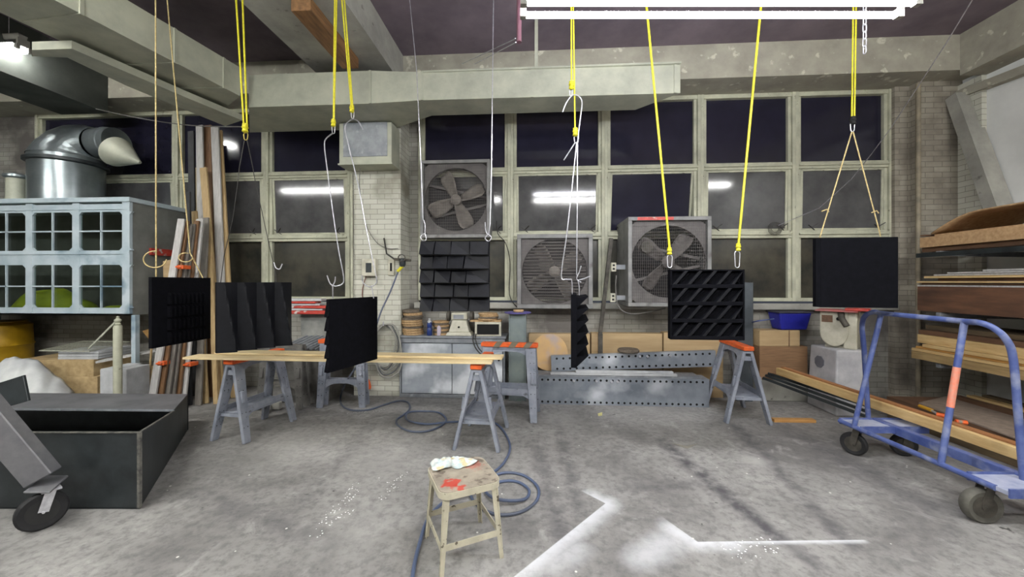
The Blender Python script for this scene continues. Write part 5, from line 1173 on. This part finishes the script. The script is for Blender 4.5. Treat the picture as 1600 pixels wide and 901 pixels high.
# ---- bandsaw
bw = Vector((3.86, 5.2, 0))
t = thing('band_saw', 'cream bench band saw with a red table on a white stand', 'saw', (bw.x, bw.y, 0), math.radians(-45))
zb1 = PD(0, 543, 4.9).z; R45 = Matrix.Rotation(math.radians(-45), 4, 'Z')
rot = lambda L_: [R45 @ Vector(p_) for p_ in L_]
MB().hexa(rot([(-.27, -.2, 0), (.25, -.2, 0), (.25, .2, 0), (-.27, .2, 0)]), rot([(-.24, -.17, zb1), (.22, -.17, zb1), (.22, .17, zb1), (-.24, .17, zb1)])).make('stand', mat('white cast stand', H(182, 182, 184), H(156, 156, 160), scale=5, rough=.6), t, bevel=.02, segs=2)
n = 8; oct_ = [(-.1 + .085 * math.cos(math.pi / 4 * k + .39), zb1 - .2 + .08 * math.sin(math.pi / 4 * k + .39)) for k in range(8)]
MB().hexa(rot([(x + .04, -.186, z) for x, z in oct_]), rot([(x + .04, -.174, z) for x, z in oct_])).make('badge', mat('grey badge', H(110, 112, 120), H(92, 94, 102), scale=9), t)
zt1 = PD(0, 486, 4.9).z
ol = [(-.16, zt1 - .0), (-.16, zb1 + .2)] + [(-.02 + .14 * math.cos(a) , zb1 + .19 + .17 * math.sin(a)) for a in [math.pi + i * math.pi / 10 for i in range(11)]] + [(.12, zt1)]
ol2 = [(x, z) for x, z in ol]
MB().hexa([(x, -.12, z) for x, z in ol2], [(x, -.05, z) for x, z in ol2]).make('wheel_cover', M_cast, t, bevel=.012, segs=2)
MB().box(.07, -.1, zb1, .2, .14, zt1).make('column', M_cast, t, bevel=.01)
MB().box(-.12, -.05, zb1, .1, .1, zb1 + .03).make('foot', M_cast, t)
MB().box(-.14, -.124, zt1 - .14, -.03, -.12, zt1 - .05).make('rating_plate', M_brown, t)
MB().tube([(.05, -.12, zt1 - .02), (.07, -.2, zt1 - .08), (.12, -.22, zt1 - .17)], .035, 10).make('dust_spout', M_iron, t, smooth=True)
MB().lathe([(.022, 0), (.022, .03)], (.03, -.12, zt1 - .09), 12, Matrix.Rotation(math.radians(90), 4, 'X')).make('knob', M_dark, t)
MB().box(-.2, -.2, zt1, .22, .16, zt1 + .02).make('table', mat('worn red table', H(186, 84, 76), H(160, 110, 108), scale=7, rough=.5), t, bevel=.004)
MB().box(.1, -.21, zt1 + .02, .32, .02, zt1 + .05).make('fence', M_red, t, bevel=.004)
# ================================================================== right: lumber rack
XF = 4.62
t = thing('lumber_rack', 'dark steel cantilever rack with three arm levels along the white wall', 'rack', (0, 0, 0))
levels = (PX(1500, 385, XF).z - .03, 1.30, .72)
for y in (4.72, 3.4, 2.1, 1.0):
    MB().box(XR - .12, y - .05, 0, XR - .005 - .0, y + .05, 2.2).make('upright', M_dsteel, t)
    for z in levels:
        MB().bar((XR - .1, y, z - .05), (XF - .02, y, z - .03), .05, .055).make('arm', M_steel, t, bevel=.003)
MB().bar((XF - .03, 4.95, levels[0] - .04), (XF - .03, 1.2, levels[0] - .04), .03, .05).make('front_rail', M_dsteel, t)
def sheet(name, label, cat, x0, x1, y0, y1, z0, z1, m, dz=0.0, seg=14, warp=0.0, curl=None):
    """a long board or sheet; dz lifts its far end, curl bends the near part"""
    mb = MB(); V = []
    for i in range(seg + 1):
        v = i / seg; y = y0 + (y1 - y0) * v; c = dz * v + warp * math.sin(math.pi * v) + (curl(v) if curl else 0)
        V.append([mb.bm.verts.new(q) for q in ((x0, y, z0 + c), (x1, y, z0 + c), (x1, y, z1 + c), (x0, y, z1 + c))])
    for A, B_ in zip(V, V[1:]):
        for j in range(4): mb.bm.faces.new((A[j], A[(j + 1) % 4], B_[(j + 1) % 4], B_[j]))
    mb.bm.faces.new(V[0][::-1]); mb.bm.faces.new(V[-1])
    return tag(mb.make(name, m), label, cat)
L0 = levels[0]
z = L0 + .003
sheet('particle_board', 'thick speckled particle board, lowest sheet on the top rack level', 'sheet', XF + .05, 5.6, 1.2, 4.98, z, z + .05, M_brown); z += .052
sheet('particle_board', 'wavy-edged tan particle board on the thick lowest sheet of the top level', 'sheet', XF, 5.6, 1.0, 4.95, z, z + .12, M_osb, warp=.0); z += .122
tag(MB().hexa([(XF + .02, 4.8, z), (XF + .35, 4.9, z), (5.5, 3.4, z), (XF + .02, 1.4, z)], [(XF + .02, 4.8, z + .02), (XF + .35, 4.9, z + .02), (5.5, 3.4, z + .02), (XF + .02, 1.4, z + .02)]).make('particle_board', M_osb), 'cut angled particle board lying flat between the wavy one and the curled one', 'sheet'); z += .022
mb = MB()
def cf(u, v):
    y = 4.97 - 3.4 * u - .12 * (1 - v); k = min(u / .15, 1); ex = .19 * math.sin(k * math.pi / 2) + .05 * u
    return (XF + .03 + v * .95, y, z + .012 + ex * (.95 + .25 * v))
mb.grid(cf, 34, 8)
tag(mb.make('curved_board', M_osb, smooth=True, solid=.016), 'curled tan sheet bulging up on the very top of the rack', 'sheet')
for k in range(3): tag(MB().bar((4.7 + .1 * k, 5.0 - .05 * k, z + .01 + .02 * k), (5.0 + .12 * k, 5.1, z + .02 + .02 * k), .05, .018).make('wood_scrap', M_brown), ('lowest', 'middle', 'topmost')[k] + ' thin brown wood scrap at the far end of the top rack level', 'scrap')
# second level
L1 = levels[1]; z = L1 + .003
sheet('timber_beam', 'massive dark brown stained timber on the second rack level', 'timber', XF, 5.3, .8, 4.98, z, z + .29, mat('dark stained timber', H(112, 78, 56), H(74, 52, 40), scale=3, stretch=(3, .6, 3), rough=.7), dz=.0); z += .292
for i, (m, h_, x_, y1, lb) in enumerate(((M_whitez, .016, .0, 4.98, 'whitish thin board directly on the dark timber'), (M_brown, .02, .03, 4.96, 'brown hardboard between the whitish and the yellow boards'), (M_piney, .016, -.01, 4.98, 'yellow pine board under the dark gap of the second level'),
        (M_brown, .03, .06, 4.8, 'recessed dark hardboard below the pale tan board'), (M_piney, .022, .0, 4.9, 'pale tan board just under the white sheets'), (M_whitez, .018, .03, 4.82, 'lower white sheet on the second level'), (M_whitez, .016, .02, 4.66, 'middle white sheet on the second level'), (M_whitez, .018, .06, 4.35, 'topmost white sheet on the second level'))):
    sheet('stacked_board', lb, 'board', XF + x_, 5.3, .8, y1, z, z + h_, m); z += h_ + .004
# third level
L2 = levels[2]; z = L2 + .003
m_w = mat('weathered dark timber', H(104, 88, 64), H(74, 62, 46), scale=3, stretch=(3, .6, 3), rough=.8)
for i, (m, h_, x_, y1, lb) in enumerate(((wood('weathered pine', H(176, 150, 104), H(140, 116, 78), 1), .085, -.05, 5.0, 'thick weathered pine plank, lowest on the third rack level'), (M_piney, .03, -.03, 5.02, 'slim pine plank, second from the bottom of the third level'), (wood('golden batten', H(206, 160, 92), H(176, 128, 66), 1), .022, .0, 5.0, 'golden batten in the middle of the third level pile'),
        (M_piney, .035, -.02, 4.9, 'pale pine plank above the golden batten'), (M_piney, .10, .02, 5.0, 'broad pale pine plank near the top of the third level'), (M_brown, .05, .05, 5.02, 'red-brown board on the broad pine plank'), (m_w, .05, .16, 5.05, 'dark weathered board topmost on the third level'))):
    sheet('stacked_plank', lb, 'plank', XF + x_, 5.35, .6, y1, z, z + h_, m); z += h_ + .004
# floor pile
z = .002
for i, (m, h_, x0_, x1_, y0_, y1, lb) in enumerate(((m_w, .16, 4.25, 5.5, .8, 4.95, 'thick dark weathered timber at the bottom of the floor pile'), (M_brown, .11, 4.2, 5.5, .8, 4.9, 'brown timber in the middle of the floor pile'))):
    sheet('floor_timber', lb, 'timber', x0_, x1_, y0_, y1, z, z + h_, m); z += h_ + .003
m_hb = mat('grey brown hardboard', H(150, 134, 120), H(128, 114, 102), scale=14, rough=.8)
q = [Vector((4.28, 4.6, z)), Vector((4.84, 4.88, z)), Vector((4.74, 2.2, z)), Vector((3.95, 1.8, z))]
tag(MB().hexa(q, [p + Vector((0, 0, .014)) for p in q]).make('hardboard_sheet', m_hb), 'grey-brown hardboard sheet lying on the floor pile under the rack', 'sheet')
z2 = z + .016
for i, (x_, m, lb) in enumerate(((4.87, M_brown, 'narrow brown batten beside the hardboard sheet on the floor pile'), (4.98, M_piney, 'narrow pale batten on the floor pile, between two dark ones'), (5.09, m_w, 'narrow dark batten on the floor pile, nearest the wall'))):
    tag(MB().box(x_, 1.2, z + .001, x_ + .09, 4.84 - .05 * i, z + .04 + .02 * i).make('batten', m), lb, 'batten')
t = thing('pry_tool', 'orange-handled loppers with a yellow grip lying on the hardboard sheet', 'tool', (0, 0, 0))
a = PZ(1475, 652, z2 + .02)
MB().tube([PZ(1437, 634, z2 + .02), PZ(1456, 641, z2 + .02)], .018, 8).make('yellow_grip', mat('amber grip', H(216, 160, 40), H(190, 140, 30)), t, smooth=True)
MB().tube([PZ(1456, 641, z2 + .02), PZ(1464, 646, z2 + .02)], .01, 8).make('shank', M_zinc, t, smooth=True)
MB().tube([PZ(1463, 647, z2 + .02), PZ(1480, 650, z2 + .02)], .02, 8).make('handle', M_orange, t, smooth=True)
MB().tube([PZ(1493, 658, z2 + .02), PZ(1511, 660, z2 + .02)], .02, 8).make('handle', M_orange, t, smooth=True)
# long timbers on the trolley, and black bars under them
zt_ = .30
a, b_ = PZ(1213, 582, zt_), PZ(1640, 735, zt_)
m_lp = wood('long pine timber', H(212, 184, 132), H(184, 150, 98), 1, scale=3)
a = PD(1215, 579, 5.15); b_.z = zt_ + .045
o = tag(MB().bar(a, b_, .05, .088).make('long_timber', m_lp, bevel=.003), 'long thick pine timber laid through the blue trolley', 'timber')
o = tag(MB().bar(a + Vector((.07, .0, .045)), b_ + Vector((.07, .0, .045)), .06, .02).make('long_timber', wood('red pine', H(170, 120, 76), H(140, 92, 56), 1, scale=3), bevel=.003), 'thin reddish board lying along the long pine timber', 'board')
for i, (p0, p1, z_, lb) in enumerate((((1192, 590), (1352, 650), .05, 'long thin black steel bar on the floor heap, the nearest'), ((1196, 586), (1356, 643), .10, 'long thin black steel bar on the floor heap, middle one'), ((1200, 583), (1362, 636), .15, 'long thin black steel bar on the floor heap, the rearmost'))):
    A, B_ = PD(*p0, 5.1 + z_ * .5), PD(*p1, 4.3 + z_ * .5)
    tag(MB().bar(A, B_, .03, .03).make('steel_bar', M_dsteel), lb, 'bar')
for i, (px, py, w_, h_, lb) in enumerate(((1290, 625, .5, .045, 'flat grey slab on the floor under the black bars, the lower one'), (1300, 618, .42, .05, 'flat dark slab lying on the lower grey slab'))):
    p = PZ(px, py); o = tag(MB().box(-w_ / 2, -.22, 0, w_ / 2, .22, h_ - .002).make('flat_slab', (M_conc, M_dsteel2)[i], bevel=.004), lb, 'slab'); o.location = (p.x, PZ(1290, 625).y + .1, .0 if i == 0 else .045); o.rotation_euler = (0, 0, -.5)
# wood scrap on the floor, paper angle, yellow scrap
a, b_ = PZ(1207, 658), PZ(1272, 659)
tag(MB().bar(a + Vector((0, 0, .018)), b_ + Vector((0, 0, .018)), .07, .035).make('floor_offcut', wood('floor offcut', H(196, 150, 90), H(166, 120, 66), 0), bevel=.002), 'short pine offcut lying on the floor beside the sawhorse by the steel beams', 'offcut')
q = [PZ(1049, 692), PZ(1074, 701), PZ(1090, 693), PZ(1073, 697)]
tag(MB().hexa([p + Vector((0, 0, .001)) for p in q], [p + Vector((0, 0, .004)) for p in q]).make('paper_scrap', mat('grey paper', H(150, 146, 134), H(138, 134, 124))), 'thin bent grey scrap of paper on the open floor', 'scrap')
q = [PZ(934, 646), PZ(941, 644), PZ(941, 649), PZ(935, 650)]
tag(MB().hexa([p + Vector((0, 0, .001)) for p in q], [p + Vector((0, 0, .003)) for p in q]).make('paper_scrap', mat('yellow scrap', H(210, 204, 140), H(196, 190, 126))), 'tiny yellowish scrap on the floor in front of the steel beams', 'scrap')
# thin sagging cable across the left ceiling, twine pair over the duct
tag(MB().tube(smooth_path([PD(150, 170, 4.6), PD(220, 185, 4.65), PD(300, 196, 4.7), PD(380, 198, 4.75)], 5), .006, 6).make('ceiling_cable', M_greyd, smooth=True), 'thin cable sagging under the left ducts', 'cable')
for a, b_, lb in (((722, 100), (806, 60), 'upper of two pale strings slanting from the duct to the lamp'), ((742, 100), (806, 66), 'lower of two pale strings slanting from the duct to the lamp')):
    tag(MB().tube([PD(*a, 4.5), PD(*b_, 3.0)], .004, 6).make('pale_string', M_wire), lb, 'string')
